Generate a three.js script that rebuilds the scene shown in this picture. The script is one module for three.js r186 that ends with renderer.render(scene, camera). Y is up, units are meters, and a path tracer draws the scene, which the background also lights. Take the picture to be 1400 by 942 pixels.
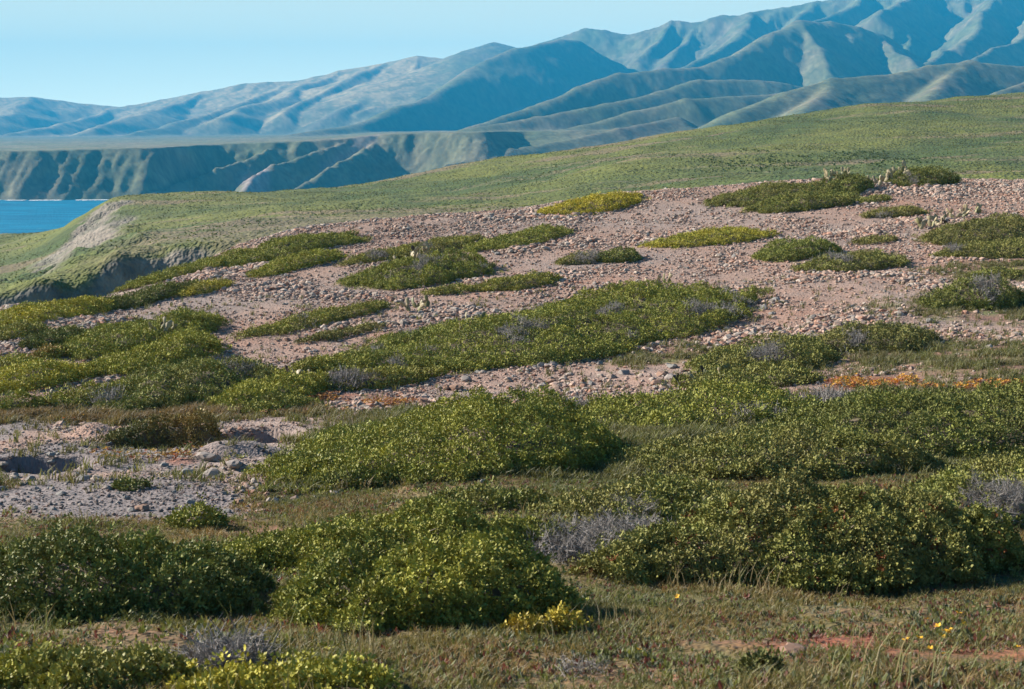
import * as THREE from 'three';
import { mergeGeometries } from 'three/addons/utils/BufferGeometryUtils.js';

// ---------------------------------------------------------------- camera, sky, sun, exposure
const EYE = 62;                                   // metres above the sea
const F = 471 / Math.tan(THREE.MathUtils.degToRad(13.5));   // lens, in units of the 1400 x 942 picture
const PITCH = Math.atan((471 - 192) / F);         // looking slightly down: sea horizon level lies high in the picture
const scene = new THREE.Scene();
const camera = new THREE.PerspectiveCamera(27, 1400 / 942, 0.3, 40000);
camera.position.set(0, EYE, 0);
camera.rotation.set(-PITCH, 0, 0);
camera.focus = 30; camera.userData.fStop = 9;
const renderer = new THREE.WebGLRenderer({ antialias: true });
renderer.toneMapping = THREE.LinearToneMapping;
renderer.toneMappingExposure = 2.3;
renderer.shadowMap.enabled = true;

const SUN_AZ = THREE.MathUtils.degToRad(68), SUN_EL = THREE.MathUtils.degToRad(26);   // azimuth: from straight ahead towards the left
const sunDir = new THREE.Vector3(-Math.sin(SUN_AZ) * Math.cos(SUN_EL), Math.sin(SUN_EL), -Math.cos(SUN_AZ) * Math.cos(SUN_EL));
{
  const W = 512, H = 256, data = new Float32Array(W * H * 4);
  const zen = [0.010, 0.036, 0.095], hor = [1.22, 1.28, 0.95];
  for (let j = 0; j < H; j++) {
    const el = ((j + 0.5) / H - 0.5) * Math.PI;
    const k = el > 0 ? Math.pow(1 - Math.sin(el), 8) : 1;
    for (let i = 0; i < W; i++) {
      const az = ((i + 0.5) / W - 0.5) * 2 * Math.PI;
      const c = Math.cos(el) * Math.cos(az) * sunDir.x + Math.sin(el) * sunDir.y + Math.cos(el) * Math.sin(az) * sunDir.z;
      const glow = 0.25 * Math.pow(Math.max(0, c), 24);
      for (let n = 0; n < 3; n++) data[(j * W + i) * 4 + n] = zen[n] + (hor[n] - zen[n]) * k + glow * [1, 0.93, 0.8][n];
      data[(j * W + i) * 4 + 3] = 1;
    }
  }
  const sky = new THREE.DataTexture(data, W, H, THREE.RGBAFormat, THREE.FloatType);
  sky.mapping = THREE.EquirectangularReflectionMapping; sky.magFilter = THREE.LinearFilter; sky.needsUpdate = true;
  scene.background = sky; scene.environment = sky;
}
const sun = new THREE.DirectionalLight(new THREE.Color(1.0, 0.93, 0.8), 5.0);
sun.position.copy(sunDir).multiplyScalar(400).add(new THREE.Vector3(0, EYE, -60));
sun.target.position.set(0, EYE - 5, -60);
sun.castShadow = true;
Object.assign(sun.shadow.camera, { left: -220, right: 220, top: 220, bottom: -220, near: 1, far: 1200 });
sun.shadow.mapSize.set(4096, 4096); sun.shadow.radius = 1;
scene.add(sun, sun.target);
scene.fog = new THREE.FogExp2(new THREE.Color().setRGB(0.03, 0.47, 0.95), 0.00018);

// ---------------------------------------------------------------- helpers
const R = (seed => () => { seed |= 0; seed = seed + 0x6D2B79F5 | 0; let t = Math.imul(seed ^ seed >>> 15, 1 | seed); t = t + Math.imul(t ^ t >>> 7, 61 | t) ^ t; return ((t ^ t >>> 14) >>> 0) / 4294967296; })(20240611);
const rr = (a, b) => a + (b - a) * R();
const clamp = (x, a = 0, b = 1) => Math.min(b, Math.max(a, x));
const lerp = (a, b, t) => a + (b - a) * t;
const sst = (a, b, x) => { const t = clamp((x - a) / (b - a)); return t * t * (3 - 2 * t); };
const PERM = new Uint8Array(512); { const p = [...Array(256).keys()]; for (let i = 255; i > 0; i--) { const j = Math.floor(R() * (i + 1)); [p[i], p[j]] = [p[j], p[i]]; } for (let i = 0; i < 512; i++) PERM[i] = p[i & 255]; }
const GX = new Float32Array(256), GY = new Float32Array(256); for (let i = 0; i < 256; i++) { const a = i / 256 * 2 * Math.PI; GX[i] = Math.cos(a); GY[i] = Math.sin(a); }
function noise(x, y) {                       // gradient noise, about -0.7 to 0.7
  const xi = Math.floor(x), yi = Math.floor(y), fx = x - xi, fy = y - yi, X = xi & 255, Y = yi & 255;
  const u = fx * fx * fx * (fx * (fx * 6 - 15) + 10), v = fy * fy * fy * (fy * (fy * 6 - 15) + 10);
  const a = PERM[X + PERM[Y]], b = PERM[X + 1 + PERM[Y]], c = PERM[X + PERM[Y + 1]], d = PERM[X + 1 + PERM[Y + 1]];
  const n0 = GX[a] * fx + GY[a] * fy, n1 = GX[b] * (fx - 1) + GY[b] * fy, n2 = GX[c] * fx + GY[c] * (fy - 1), n3 = GX[d] * (fx - 1) + GY[d] * (fy - 1);
  return lerp(lerp(n0, n1, u), lerp(n2, n3, u), v);
}
const fbm = (x, y, o = 4, g = 0.5) => { let s = 0, a = 1; for (let i = 0; i < o; i++) { s += a * noise(x + i * 17.3, y - i * 9.1); x *= 2.03; y *= 2.03; a *= g; } return s; };
const ridged = (x, y, o = 4) => { let s = 0, a = 1, n = 0; for (let i = 0; i < o; i++) { s += a * (1 - Math.abs(noise(x + i * 31.7, y + i * 11.9)) * 2); n += a; x *= 2.07; y *= 2.07; a *= 0.5; } return s / n; };

const taken = {};
function numbered(name) { const n = taken[name] = (taken[name] ?? -1) + 1; return n ? `${name}_${String(n).padStart(3, '0')}` : name; }
function shade(o) { o.castShadow = o.receiveShadow = true; return o; }
function mesh(name, geo, mat, parent) { const m = shade(new THREE.Mesh(geo, mat)); m.name = name; parent.add(m); return m; }
function thing(name, label, category, p, turn = 0, group) {
  const g = new THREE.Group(); g.name = numbered(name); g.position.copy(p); g.rotation.y = turn;
  g.userData = { label, category }; if (group) g.userData.group = group; scene.add(g); return g;
}
function setting(name, geo, mat, label, category = 'ground') { const m = mesh(numbered(name), geo, mat, scene); m.userData = { kind: 'structure', label, category }; return m; }
const col = (r, g, b) => new THREE.Color().setRGB(r, g, b);
const mat = (c, rough = 0.95, more = {}) => new THREE.MeshStandardMaterial({ color: c, roughness: rough, metalness: 0, ...more });

// picture position -> tangent of the angle below the horizon / sideways
const tanOf = py => Math.tan(PITCH - Math.atan((471 - py) / F));
const uOf = (px, t) => (px - 700) / F * (Math.cos(PITCH) + t * Math.sin(PITCH));
const P3 = (px, py, d) => { const t = tanOf(py); return new THREE.Vector3(uOf(px, t) * d, EYE - t * d, -d); };

// ---------------------------------------------------------------- the land: height of the ground at any place
// columns of [distance, row] knots across the hillside; the land between them is interpolated
const near = {
  '-500': [[5.5, 930], [8, 835], [12.5, 730], [16, 670], [19, 635], [24, 600], [30, 570], [34, 560]],
  0: [[5.5, 930], [8, 835], [12.5, 725], [16, 658], [19, 608], [23, 565], [28, 505], [33, 455], [36.5, 428]],
  350: [[5.5, 930], [8, 835], [12.5, 725], [16, 655], [19, 605], [24, 560], [30, 500], [35, 452], [41, 402], [47.5, 352]],
  700: [[5.5, 930], [8, 832], [11, 748], [14.5, 660], [19, 598], [26, 545], [30, 500], [34.5, 450], [40, 400], [46.5, 350], [54.5, 300]],
  1400: [[5.5, 930], [8, 832], [11, 742], [14.5, 655], [19, 588], [23, 532], [30, 450], [35, 400], [41, 350], [48, 300], [55, 258]],
  2000: [[5.5, 930], [8, 832], [11, 740], [14.5, 645], [19, 575], [23, 515], [30, 430], [35, 375], [41, 325], [48, 275], [55, 235]],
};
const beyond = {
  '-500': [[36, 560], [45, 600], [70, 560], [110, 470], [160, 420], [220, 400], [300, 440], [420, 520]],
  0: [[37.5, 426], [45, 455], [60, 500], [84, 500], [93, 484], [97, 404], [108, 398], [125, 390], [150, 372], [190, 340], [215, 319], [232, 324], [270, 380], [340, 470], [460, 520]],
  60: [[39, 423], [46, 457], [60, 500], [84, 495], [94, 470], [98, 386], [112, 380], [130, 368], [150, 352], [180, 330], [200, 318], [218, 328], [300, 450], [460, 520]],
  110: [[41.5, 414], [50, 455], [70, 485], [90, 466], [96, 432], [101, 369], [115, 352], [135, 338], [160, 318], [182, 299], [197, 306], [290, 440], [460, 520]],
  165: [[43.5, 399], [55, 450], [75, 470], [92, 458], [98, 428], [102, 350], [130, 321], [160, 293], [188, 269], [203, 274], [300, 420], [460, 520]],
  250: [[47, 371], [58, 414], [80, 430], [94, 420], [100, 388], [104, 332], [140, 300], [170, 280], [202, 264], [220, 269], [330, 420], [460, 500]],
  350: [[51, 330], [62, 360], [80, 368], [98, 350], [106, 318], [112, 308], [140, 292], [170, 278], [205, 262], [228, 266], [340, 390], [460, 470]],
  500: [[54.5, 303], [64, 326], [85, 325], [110, 306], [140, 288], [175, 268], [215, 250], [242, 256], [360, 350], [460, 430]],
  700: [[57.5, 287], [68, 304], [90, 304], [120, 288], [150, 268], [190, 243], [230, 214], [262, 220], [380, 310], [460, 380]],
  870: [[59, 264], [70, 281], [95, 280], [125, 262], [160, 235], [200, 208], [240, 190], [275, 196], [400, 290], [460, 340]],
  1170: [[59, 245], [70, 263], [95, 262], [130, 243], [170, 208], [215, 172], [255, 146], [290, 151], [420, 250], [470, 300]],
  1400: [[58, 246], [70, 263], [95, 260], [130, 240], [180, 195], [230, 155], [270, 129], [310, 133], [440, 230], [480, 270]],
  2000: [[58, 235], [70, 252], [95, 248], [130, 220], [180, 170], [230, 125], [270, 95], [310, 97], [440, 190], [480, 240]],
};
function spline(pts) {                       // monotone cubic through [x, y] knots
  const n = pts.length, s = [], m = [];
  for (let i = 0; i < n - 1; i++) s.push((pts[i + 1][1] - pts[i][1]) / (pts[i + 1][0] - pts[i][0]));
  for (let i = 0; i < n; i++) m.push(i === 0 ? s[0] : i === n - 1 ? s[n - 2] : s[i - 1] * s[i] <= 0 ? 0 : 2 / (1 / s[i - 1] + 1 / s[i]));
  return x => {
    if (x <= pts[0][0]) return pts[0][1] + m[0] * (x - pts[0][0]);
    if (x >= pts[n - 1][0]) return pts[n - 1][1];
    let i = 0; while (x > pts[i + 1][0]) i++;
    const h = pts[i + 1][0] - pts[i][0], t = (x - pts[i][0]) / h, t2 = t * t, t3 = t2 * t;
    return (2 * t3 - 3 * t2 + 1) * pts[i][1] + (t3 - 2 * t2 + t) * h * m[i] + (-2 * t3 + 3 * t2) * pts[i + 1][1] + (t3 - t2) * h * m[i + 1];
  };
}
const drops = list => list.map(([d, py]) => [d, tanOf(py) * d]);
const nearKeys = Object.keys(near).map(Number).sort((a, b) => a - b), nearCols = nearKeys.map(k => spline([[1.5, 1.55], [3.2, 1.72], ...drops(near[k])]));
function nearDrop(px, d) {
  let i = 0; while (i < nearKeys.length - 2 && px > nearKeys[i + 1]) i++;
  const t = clamp((px - nearKeys[i]) / (nearKeys[i + 1] - nearKeys[i]));
  return lerp(nearCols[i](d), nearCols[i + 1](d), t * t * (3 - 2 * t) * 0.6 + t * 0.4);
}
const colKeys = Object.keys(beyond).map(Number).sort((a, b) => a - b);
const columns = colKeys.map(px => {
  const far = drops(beyond[px]), crest = far[0][0], list = [[1.5, 1.55], [3.2, 1.72]];
  for (const d of [5.5, 8, 10, 12.5, 15, 18, 21, 24, 27, 30, 33, 36, 39, 42, 45, 48, 51, 54]) if (d < crest * 0.95) list.push([d, nearDrop(px, d)]);
  return spline([...list, ...far]);
});
const colU = colKeys.map(px => (px - 700) / F);
function baseDrop(u, d) {                    // Catmull-Rom across the columns
  let i = 0; while (i < colU.length - 2 && u > colU[i + 1]) i++;
  const t = clamp((u - colU[i]) / (colU[i + 1] - colU[i])), a = columns[Math.max(0, i - 1)](d), b = columns[i](d), c = columns[i + 1](d), e = columns[Math.min(columns.length - 1, i + 2)](d);
  const w = colU[i + 1] - colU[i], m0 = i > 0 ? (c - a) / (colU[i + 1] - colU[i - 1]) * w : c - b, m1 = i < colU.length - 2 ? (e - b) / (colU[i + 2] - colU[i]) * w : c - b;
  const t2 = t * t, t3 = t2 * t;
  return (2 * t3 - 3 * t2 + 1) * b + (t3 - 2 * t2 + t) * m0 + (-2 * t3 + 3 * t2) * c + (t3 - t2) * m1;
}
const SCARP = [[P3(146, 290, 176), P3(120, 316, 158), 2.6], [P3(120, 316, 158), P3(84, 356, 128), 4.6], [P3(48, 356, 140), P3(22, 384, 122), 1.6]];
function scarpAt(x, z) {                      // 1 on the bare clay flank of the bluff
  let m = 0;
  if (z < -110 && z > -200 && x < 0) for (const [a, b, w] of SCARP) { const ax = b.x - a.x, az = b.z - a.z, t = clamp(((x - a.x) * ax + (z - a.z) * az) / (ax * ax + az * az)), r = Math.hypot(x - a.x - t * ax, z - a.z - t * az); m = Math.max(m, sst(w * 1.15, w * 0.7, r + 2.5 * noise(x * 0.25, z * 0.25))); }
  return m;
}
const dents = [];                            // hollows (depth below zero) and low banks: {x, z, rx, rz, turn, h}
function rawHeight(x, z) {
  const d = Math.max(1.2, -z);
  let y = EYE - baseDrop(x / d, d);
  if (d < 75) y += 0.10 * fbm(x * 0.23, z * 0.23, 3) + 0.035 * fbm(x * 1.9, z * 1.9, 3);
  const m = sst(58, 95, d);
  if (m > 0) {
    y += m * (1.1 * fbm(x * 0.035, z * 0.035, 3) + 0.22 * fbm(x * 0.3, z * 0.3, 3));
    // gullied scarp and cliff of the bluff
    const u = x / d, scar = scarpAt(x, z) * 0.8 + sst(92, 97, d) * sst(106, 102, d) * sst(-0.14, -0.20, u) * 0.3;
    const rub = sst(-0.235, -0.27, u) * sst(98, 106, d) * sst(150, 132, d) * (1 - scarpAt(x, z)); if (rub > 0) y += rub * (0.9 * fbm(x * 0.22, z * 0.22, 4) + 0.9 * (ridged(x * 0.12, z * 0.12, 3) - 0.7));
    if (scar > 0) y += scar * (1.5 * (ridged(x * 0.25 + z * 0.08, z * 0.04, 4) - 0.8) + 0.5 * fbm(x * 0.7, z * 0.7, 3));
  }
  return y;
}
function heightAt(x, z) {
  let y = rawHeight(x, z);
  if (z > -75) for (const c of dents) {
    const dx = x - c.x, dz = z - c.z;
    if (Math.abs(dx) > c.reach || Math.abs(dz) > c.reach) continue;
    const a = (dx * c.ca + dz * c.sa) / c.rx, b = (-dx * c.sa + dz * c.ca) / c.rz, r = Math.sqrt(a * a + b * b) * (1 + 0.25 * noise(x * 1.7 + 5, z * 1.7));
    if (r < 1) y += c.h * sst(1, c.flat, r);
  }
  return y;
}
const groundAt = (px, py, d0 = 3.5, d1 = 380) => {      // where the sight line through a picture position first meets the land
  const t = tanOf(py), u = uOf(px, t);
  let p = d0;
  for (let d = d0; d < d1; d *= 1.006) {
    if (EYE - t * d <= heightAt(u * d, -d)) { let lo = p, hi = d; for (let k = 0; k < 20; k++) { const m = (lo + hi) / 2; if (EYE - t * m <= heightAt(u * m, -m)) hi = m; else lo = m; } return new THREE.Vector3(u * hi, heightAt(u * hi, -hi), -hi); }
    p = d;
  }
  return new THREE.Vector3(u * d1, heightAt(u * d1, -d1), -d1);
};
const crestOf = spline([[-500, 35], [0, 37.5], [60, 39], [110, 41.5], [165, 43.5], [250, 47], [350, 51], [500, 54.5], [700, 57.5], [870, 59], [1170, 59], [1400, 58], [2000, 58]]);
const hillAt = (px, py) => { let p; for (let k = 0; k < 30; k++, py += 2) { p = groundAt(px, py); if (-p.z < crestOf(px) + 0.5) break; } return p; };   // on this side of the crest
function dent(px, py, rx, rz, h, turn = 0, flat = 0.5) { const p = groundAt(px, py); dents.push({ x: p.x, z: p.z, rx, rz, h, flat, ca: Math.cos(turn), sa: Math.sin(turn), reach: Math.max(rx, rz) * 1.5 }); }
dent(225, 606, 0.9, 0.9, -0.6, 0, 0.6);
dent(357, 597, 0.72, 0.95, -0.62, 0, 0.6);
dent(50, 634, 0.75, 0.7, -0.45, 0, 0.7);
dent(325, 622, 0.75, 0.55, 0.16, 0.1, 0.2);
dent(130, 592, 0.5, 0.6, 0.15, 0, 0.1);
dent(640, 480, 2.5, 1.5, 0.10, 0.3, 0.2);
dent(350, 640, 0.7, 0.4, 0.10, 0, 0.3);
const P = (x, z) => new THREE.Vector3(x, heightAt(x, z), z);

// a zone on the ground: an ellipse between two picture positions, w metres to either side
function zone(x1, y1, x2, y2, w) {
  const a = hillAt(x1, y1), b = hillAt(x2, y2), c = a.clone().add(b).multiplyScalar(0.5), dx = b.x - a.x, dz = b.z - a.z, L = Math.hypot(dx, dz);
  return { x: c.x, z: c.z, ex: dx / L, ez: dz / L, L: L / 2, w, d: Math.hypot(c.x, c.z) };
}
const inZone = (q, x, z) => { const dx = x - q.x, dz = z - q.z; return Math.hypot((dx * q.ex + dz * q.ez) / q.L, (-dx * q.ez + dz * q.ex) / q.w); };
const cover = (q, x, z, soft = 0.25) => { const r = inZone(q, x, z); return r > 1.6 ? 0 : sst(1 + soft, 1 - soft, r + 0.5 * fbm(x * 0.9, z * 0.9, 3)); };

const GRAVEL_PATCH = [zone(-60, 700, 330, 665, 1.6), zone(-40, 625, 260, 628, 1.5), zone(300, 625, 420, 612, 0.6), zone(-120, 590, 60, 590, 1.6)];
const TAN_GRASS = [zone(40, 572, 470, 566, 0.9), zone(-100, 575, 100, 570, 1.0), zone(420, 690, 640, 684, 1.2)];
const GREEN_SLOPE = [zone(1130, 505, 1700, 480, 2.6), zone(1230, 425, 1700, 405, 2.4), zone(860, 500, 960, 470, 1.0), zone(1280, 375, 1600, 362, 1.6)];
const RED_GROUND = [zone(455, 552, 530, 545, 0.9), zone(1130, 528, 1260, 522, 0.7), zone(1350, 535, 1600, 530, 0.8), zone(225, 632, 270, 629, 0.3), zone(1060, 885, 1500, 895, 1.0), zone(940, 925, 1400, 930, 0.5)];
function groundMix(x, z) {                   // what grows or lies there
  const d = -z, e = d + 1.4 * fbm(x * 0.5, z * 0.5, 3);
  const px = 700 + F * x / d;
  let grass = sst(16.5, 13.5, e), green = grass;
  if (px > 380) grass = Math.max(grass, sst(25, 20, e) * sst(380, 520, px + 90 * fbm(x * 0.6, z * 0.6, 3)));
  let patch = 0; for (const q of GRAVEL_PATCH) patch = Math.max(patch, cover(q, x, z));
  let tan = 0; for (const q of TAN_GRASS) tan = Math.max(tan, cover(q, x, z, 0.4));
  let slope = 0; for (const q of GREEN_SLOPE) slope = Math.max(slope, cover(q, x, z, 0.5));
  let red = 0; for (const q of RED_GROUND) red = Math.max(red, cover(q, x, z, 0.35));
  grass = Math.max(grass * (1 - patch), 0);
  const rim = sst(0.86, 1.0, d / (57 - 20 * sst(450, 0, px)));   // grass beyond the stony crest
  return { grass, patch, tan, slope, red, rim: rim * sst(60, 70, d), px, d, x, z };
}

// ---------------------------------------------------------------- land meshes
function fanGrid(us, ds, height, colour) {
  const nu = us.length, nd = ds.length, pos = new Float32Array(nu * nd * 3), cl = colour ? new Float32Array(nu * nd * 3) : null, uv = new Float32Array(nu * nd * 2), idx = [];
  for (let j = 0; j < nd; j++) for (let i = 0; i < nu; i++) {
    const k = j * nu + i, x = us[i] * ds[j], z = -ds[j], y = height(x, z);
    pos[k * 3] = x; pos[k * 3 + 1] = y; pos[k * 3 + 2] = z; uv[k * 2] = x; uv[k * 2 + 1] = z;
    if (cl) cl.set(colour(x, y, z), k * 3);
    if (i < nu - 1 && j < nd - 1) idx.push(k, k + 1, k + nu, k + 1, k + nu + 1, k + nu);
  }
  const g = new THREE.BufferGeometry();
  g.setAttribute('position', new THREE.BufferAttribute(pos, 3)); g.setAttribute('uv', new THREE.BufferAttribute(uv, 2));
  if (cl) g.setAttribute('color', new THREE.BufferAttribute(cl, 3));
  g.setIndex(idx); g.computeVertexNormals(); return g;
}
const steps = (a, b, n) => Array.from({ length: n + 1 }, (_, i) => lerp(a, b, i / n));
const geom = (a, b, n) => Array.from({ length: n + 1 }, (_, i) => a * Math.pow(b / a, i / n));
function texture(n, m, fill, srgb) {         // fill(i, j) -> [r, g, b] linear 0..1
  const data = new Uint8Array(n * m * 4);
  for (let j = 0; j < m; j++) for (let i = 0; i < n; i++) { const c = fill(i, j), o = (j * n + i) * 4; for (let k = 0; k < 3; k++) { const v = clamp(c[k]); data[o + k] = 255 * (srgb ? (v < 0.0031 ? v * 12.92 : 1.055 * Math.pow(v, 1 / 2.4) - 0.055) : v) + 0.5; } data[o + 3] = 255; }
  const t = new THREE.DataTexture(data, n, m); t.magFilter = THREE.LinearFilter; t.minFilter = THREE.LinearMipmapLinearFilter; t.wrapS = t.wrapT = THREE.RepeatWrapping; t.generateMipmaps = true;
  if (srgb) t.colorSpace = THREE.SRGBColorSpace; t.needsUpdate = true; return t;
}
const mix3 = (a, b, t) => [a[0] + (b[0] - a[0]) * t, a[1] + (b[1] - a[1]) * t, a[2] + (b[2] - a[2]) * t];
const SOIL = { gravel: [0.315, 0.22, 0.185], rust: [0.33, 0.185, 0.135], grey: [0.27, 0.215, 0.20], grass: [0.14, 0.115, 0.04], herb: [0.10, 0.12, 0.03], tan: [0.27, 0.185, 0.085], red: [0.24, 0.075, 0.04], earth: [0.19, 0.085, 0.05], hill: [0.13, 0.15, 0.04] };
{
  // colour of the near ground, one map laid out in metres on the land
  const X0 = -30, X1 = 30, Z0 = -66, Z1 = 2, n = 1900;
  const cmap = texture(n, n, (i, j) => {
    const x = lerp(X0, X1, (i + 0.5) / n), z = lerp(Z0, Z1, (j + 0.5) / n);
    if (Math.abs(x) > 4 - 0.48 * z) return SOIL.gravel;
    const m = groundMix(x, z), big = fbm(x * 0.16 + 3, z * 0.16, 3), mid = fbm(x * 1.1, z * 1.1, 2), fine = noise(x * 9.1, z * 9.1) + 0.8 * noise(x * 19.7, z * 19.7);
    let c = mix3(SOIL.gravel, SOIL.rust, clamp(0.25 + 1.1 * big + 0.5 * mid));
    c = mix3(c, SOIL.grey, clamp(0.6 * sst(0.1, 0.5, -big))); c = mix3(c, [0.20, 0.165, 0.165], m.patch);
    c = mix3(c, mix3([0.23, 0.12, 0.085], mix3(SOIL.grass, SOIL.herb, clamp(0.5 + mid)), clamp(0.35 + 1.6 * mid)), m.slope * 0.9);
    c = mix3(c, mix3(SOIL.grass, SOIL.earth, clamp(0.2 + 1.2 * mid + 0.4 * fine)), m.grass);
    c = mix3(c, SOIL.tan, m.tan * clamp(0.7 + mid));
    c = mix3(c, SOIL.red, m.red * clamp(0.6 + 0.8 * mid));
    c = mix3(c, SOIL.hill, m.rim);
    const v = 1 + 0.30 * fine + 0.15 * mid;
    return [c[0] * v, c[1] * v, c[2] * v];
  }, true);
  cmap.repeat.set(1 / (X1 - X0), 1 / (Z1 - Z0)); cmap.offset.set(-X0 / (X1 - X0), -Z0 / (Z1 - Z0));
  cmap.wrapS = cmap.wrapT = THREE.ClampToEdgeWrapping;
  const grit = texture(512, 512, (i, j) => { const h = 0.5 + 0.45 * (noise(i / 8, j / 8 + 40) + 0.6 * noise(i / 3.7 + 9, j / 3.7)); return [h, h, h]; });
  grit.repeat.set(1 / 3.1, 1 / 3.1);
  const m = mat(0xffffff, 0.97, { map: cmap, bumpMap: grit, bumpScale: 0.03 });
  setting('ground', fanGrid(steps(-0.62, 0.62, 330), [...geom(1.3, 62, 420)], heightAt), m, 'stony reddish hillside with bare gravel and grassy earth');
}
{
  const BROWN = P3(540, 296, 112), X0 = -190, X1 = 200, Z0 = -490, Z1 = -60, n = 1600;
  const cmap = texture(n, n, (i, j) => {
    const x = lerp(X0, X1, (i + 0.5) / n), z = lerp(Z0, Z1, (j + 0.5) / n), d = -z, u = x / d;
    if (Math.abs(u) > 0.55) return SOIL.hill;
    const big = fbm(x * 0.03 + 7, z * 0.03, 4), mid = fbm(x * 0.22, z * 0.22, 3), fine = noise(x * 1.4, z * 1.4) + 0.6 * noise(x * 2.9, z * 2.9);
    let c = mix3([0.126, 0.140, 0.028], [0.052, 0.086, 0.020], clamp(0.42 + 1.5 * big + 0.5 * mid));
    c = mix3(c, [0.20, 0.145, 0.095], sst(0.12, 0.5, fbm(x * 0.03 - 9, z * 0.14 + 4, 4) + 0.25 * fine) * 0.75);
    c = mix3(c, [0.165, 0.125, 0.09], sst(1.2, 0.5, Math.hypot((x - BROWN.x) / 24, (z - BROWN.z) / 16) + 0.6 * mid) * 0.6);
    const e = 1.2, gx = (heightAt(x + e, z) - heightAt(x - e, z)) / (2 * e), gz = (heightAt(x, z + e) - heightAt(x, z - e)) / (2 * e), steep = Math.hypot(gx, gz);
    const bare = Math.max(scarpAt(x, z) * clamp(0.95 + 0.5 * mid), sst(0.5, 0.8, steep + 0.25 * mid) * sst(-0.12, -0.19, u) * sst(130, 115, d));
    c = mix3(c, mix3([0.17, 0.155, 0.14], [0.25, 0.21, 0.18], clamp(0.5 + 1.5 * mid + 0.4 * fine)), bare * 0.95);
    const v = 1 + 0.38 * fine + 0.35 * fbm(x * 0.12 + 60, z * 0.5, 3); return [c[0] * v, c[1] * v, c[2] * v];
  }, true);
  cmap.repeat.set(1 / (X1 - X0), 1 / (Z1 - Z0)); cmap.offset.set(-X0 / (X1 - X0), -Z0 / (Z1 - Z0)); cmap.wrapS = cmap.wrapT = THREE.ClampToEdgeWrapping;
  const tuss = texture(512, 512, (i, j) => { const h = 0.5 + 0.5 * (noise(i / 9, j / 9 + 40) + 0.6 * noise(i / 4.1 + 9, j / 4.1)); return [h, h, h]; });
  tuss.repeat.set(1 / 23, 1 / 23);
  setting('grass_hill', fanGrid(steps(-0.62, 0.62, 430), [...geom(62, 300, 430), ...geom(300, 480, 20).slice(1)], heightAt), mat(0xffffff, 1, { map: cmap, bumpMap: tuss, bumpScale: 0.25 }), 'smooth green grassy hill ending in an eroded sea bluff', 'hill');
}

// ---------------------------------------------------------------- the far shore: cliffs, foothills and mountains, from the lines of their ridges
const ridges = [];
function ridge(k, pts, round = 12) { round *= 0.5; const v = pts.map(([px, py, d]) => P3(px, py, d)); for (let i = 0; i + 1 < v.length; i++) ridges.push([v[i].x, v[i].y, v[i].z, v[i + 1].x, v[i + 1].y, v[i + 1].z, k, round]); }
// back range, far end of the bay
ridge(0.34, [[-500, 150, 6600], [-250, 140, 6400], [-60, 135, 6300], [40, 132, 6200], [100, 139, 6200], [165, 147, 6200], [200, 141, 6150], [280, 125, 6000], [350, 114, 5900], [410, 110, 5800], [465, 96, 5700], [540, 85, 5600], [580, 77, 5500], [630, 82, 5400], [660, 67, 5300], [684, 56, 5200], [720, 66, 5200], [780, 62, 5200]], 25);
ridge(0.41, [[40, 132, 6200], [10, 150, 5700], [-40, 172, 5100]]);
ridge(0.41, [[165, 147, 6200], [110, 163, 5600], [20, 182, 4700]]);
ridge(0.41, [[280, 125, 6000], [225, 148, 5500], [120, 175, 4700]]);
ridge(0.41, [[410, 110, 5800], [330, 140, 5200], [235, 172, 4500], [150, 190, 3900]]);
ridge(0.46, [[465, 96, 5700], [420, 115, 5400], [370, 138, 5000], [300, 160, 4500]]);
ridge(0.46, [[540, 85, 5600], [480, 98, 5300], [440, 128, 5000], [390, 155, 4600]]);
ridge(0.51, [[580, 77, 5500], [560, 100, 5200], [520, 125, 4900], [470, 150, 4500]]);
ridge(0.51, [[640, 92, 5200], [580, 118, 4900], [500, 152, 4500]]);
// the dome below the pointed peak, and its long spur
ridge(0.62, [[790, 55, 4350], [760, 54, 4300], [705, 66, 4150], [660, 90, 3950], [590, 130, 3650], [500, 165, 3300], [400, 184, 2900]], 40);
// middle peaks on the skyline
ridge(0.62, [[720, 66, 5100], [770, 52, 5000], [802, 39, 4950], [830, 42, 4900], [858, 48, 4850], [880, 41, 4800], [915, 29, 4750], [960, 31, 4700], [1000, 22, 4650], [1030, 17, 4600], [1110, 2, 4600], [1180, -12, 4550], [1260, -22, 4500], [1400, -34, 4450], [1600, -45, 4500], [1900, -30, 4600]], 15);
ridge(0.78, [[915, 29, 4750], [900, 60, 4500], [880, 90, 4300]]);
ridge(0.78, [[960, 31, 4700], [945, 58, 4500], [905, 88, 4250]]);
ridge(0.75, [[1030, 17, 4600], [1010, 45, 4300], [960, 75, 4000], [930, 88, 3850]]);
ridge(0.75, [[1110, 2, 4600], [1075, 38, 4250], [1040, 58, 3950]]);
ridge(0.75, [[1180, -12, 4550], [1150, 14, 4250], [1120, 30, 4050]]);
ridge(0.75, [[1260, -22, 4500], [1225, 5, 4100], [1200, 22, 3900]]);
ridge(0.75, [[1400, -34, 4450], [1365, -5, 4100], [1340, 30, 3750], [1300, 68, 3400], [1270, 88, 3150]]);
ridge(0.75, [[1520, -34, 4450], [1440, 10, 3900], [1400, 45, 3500], [1340, 78, 3100]]);
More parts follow.
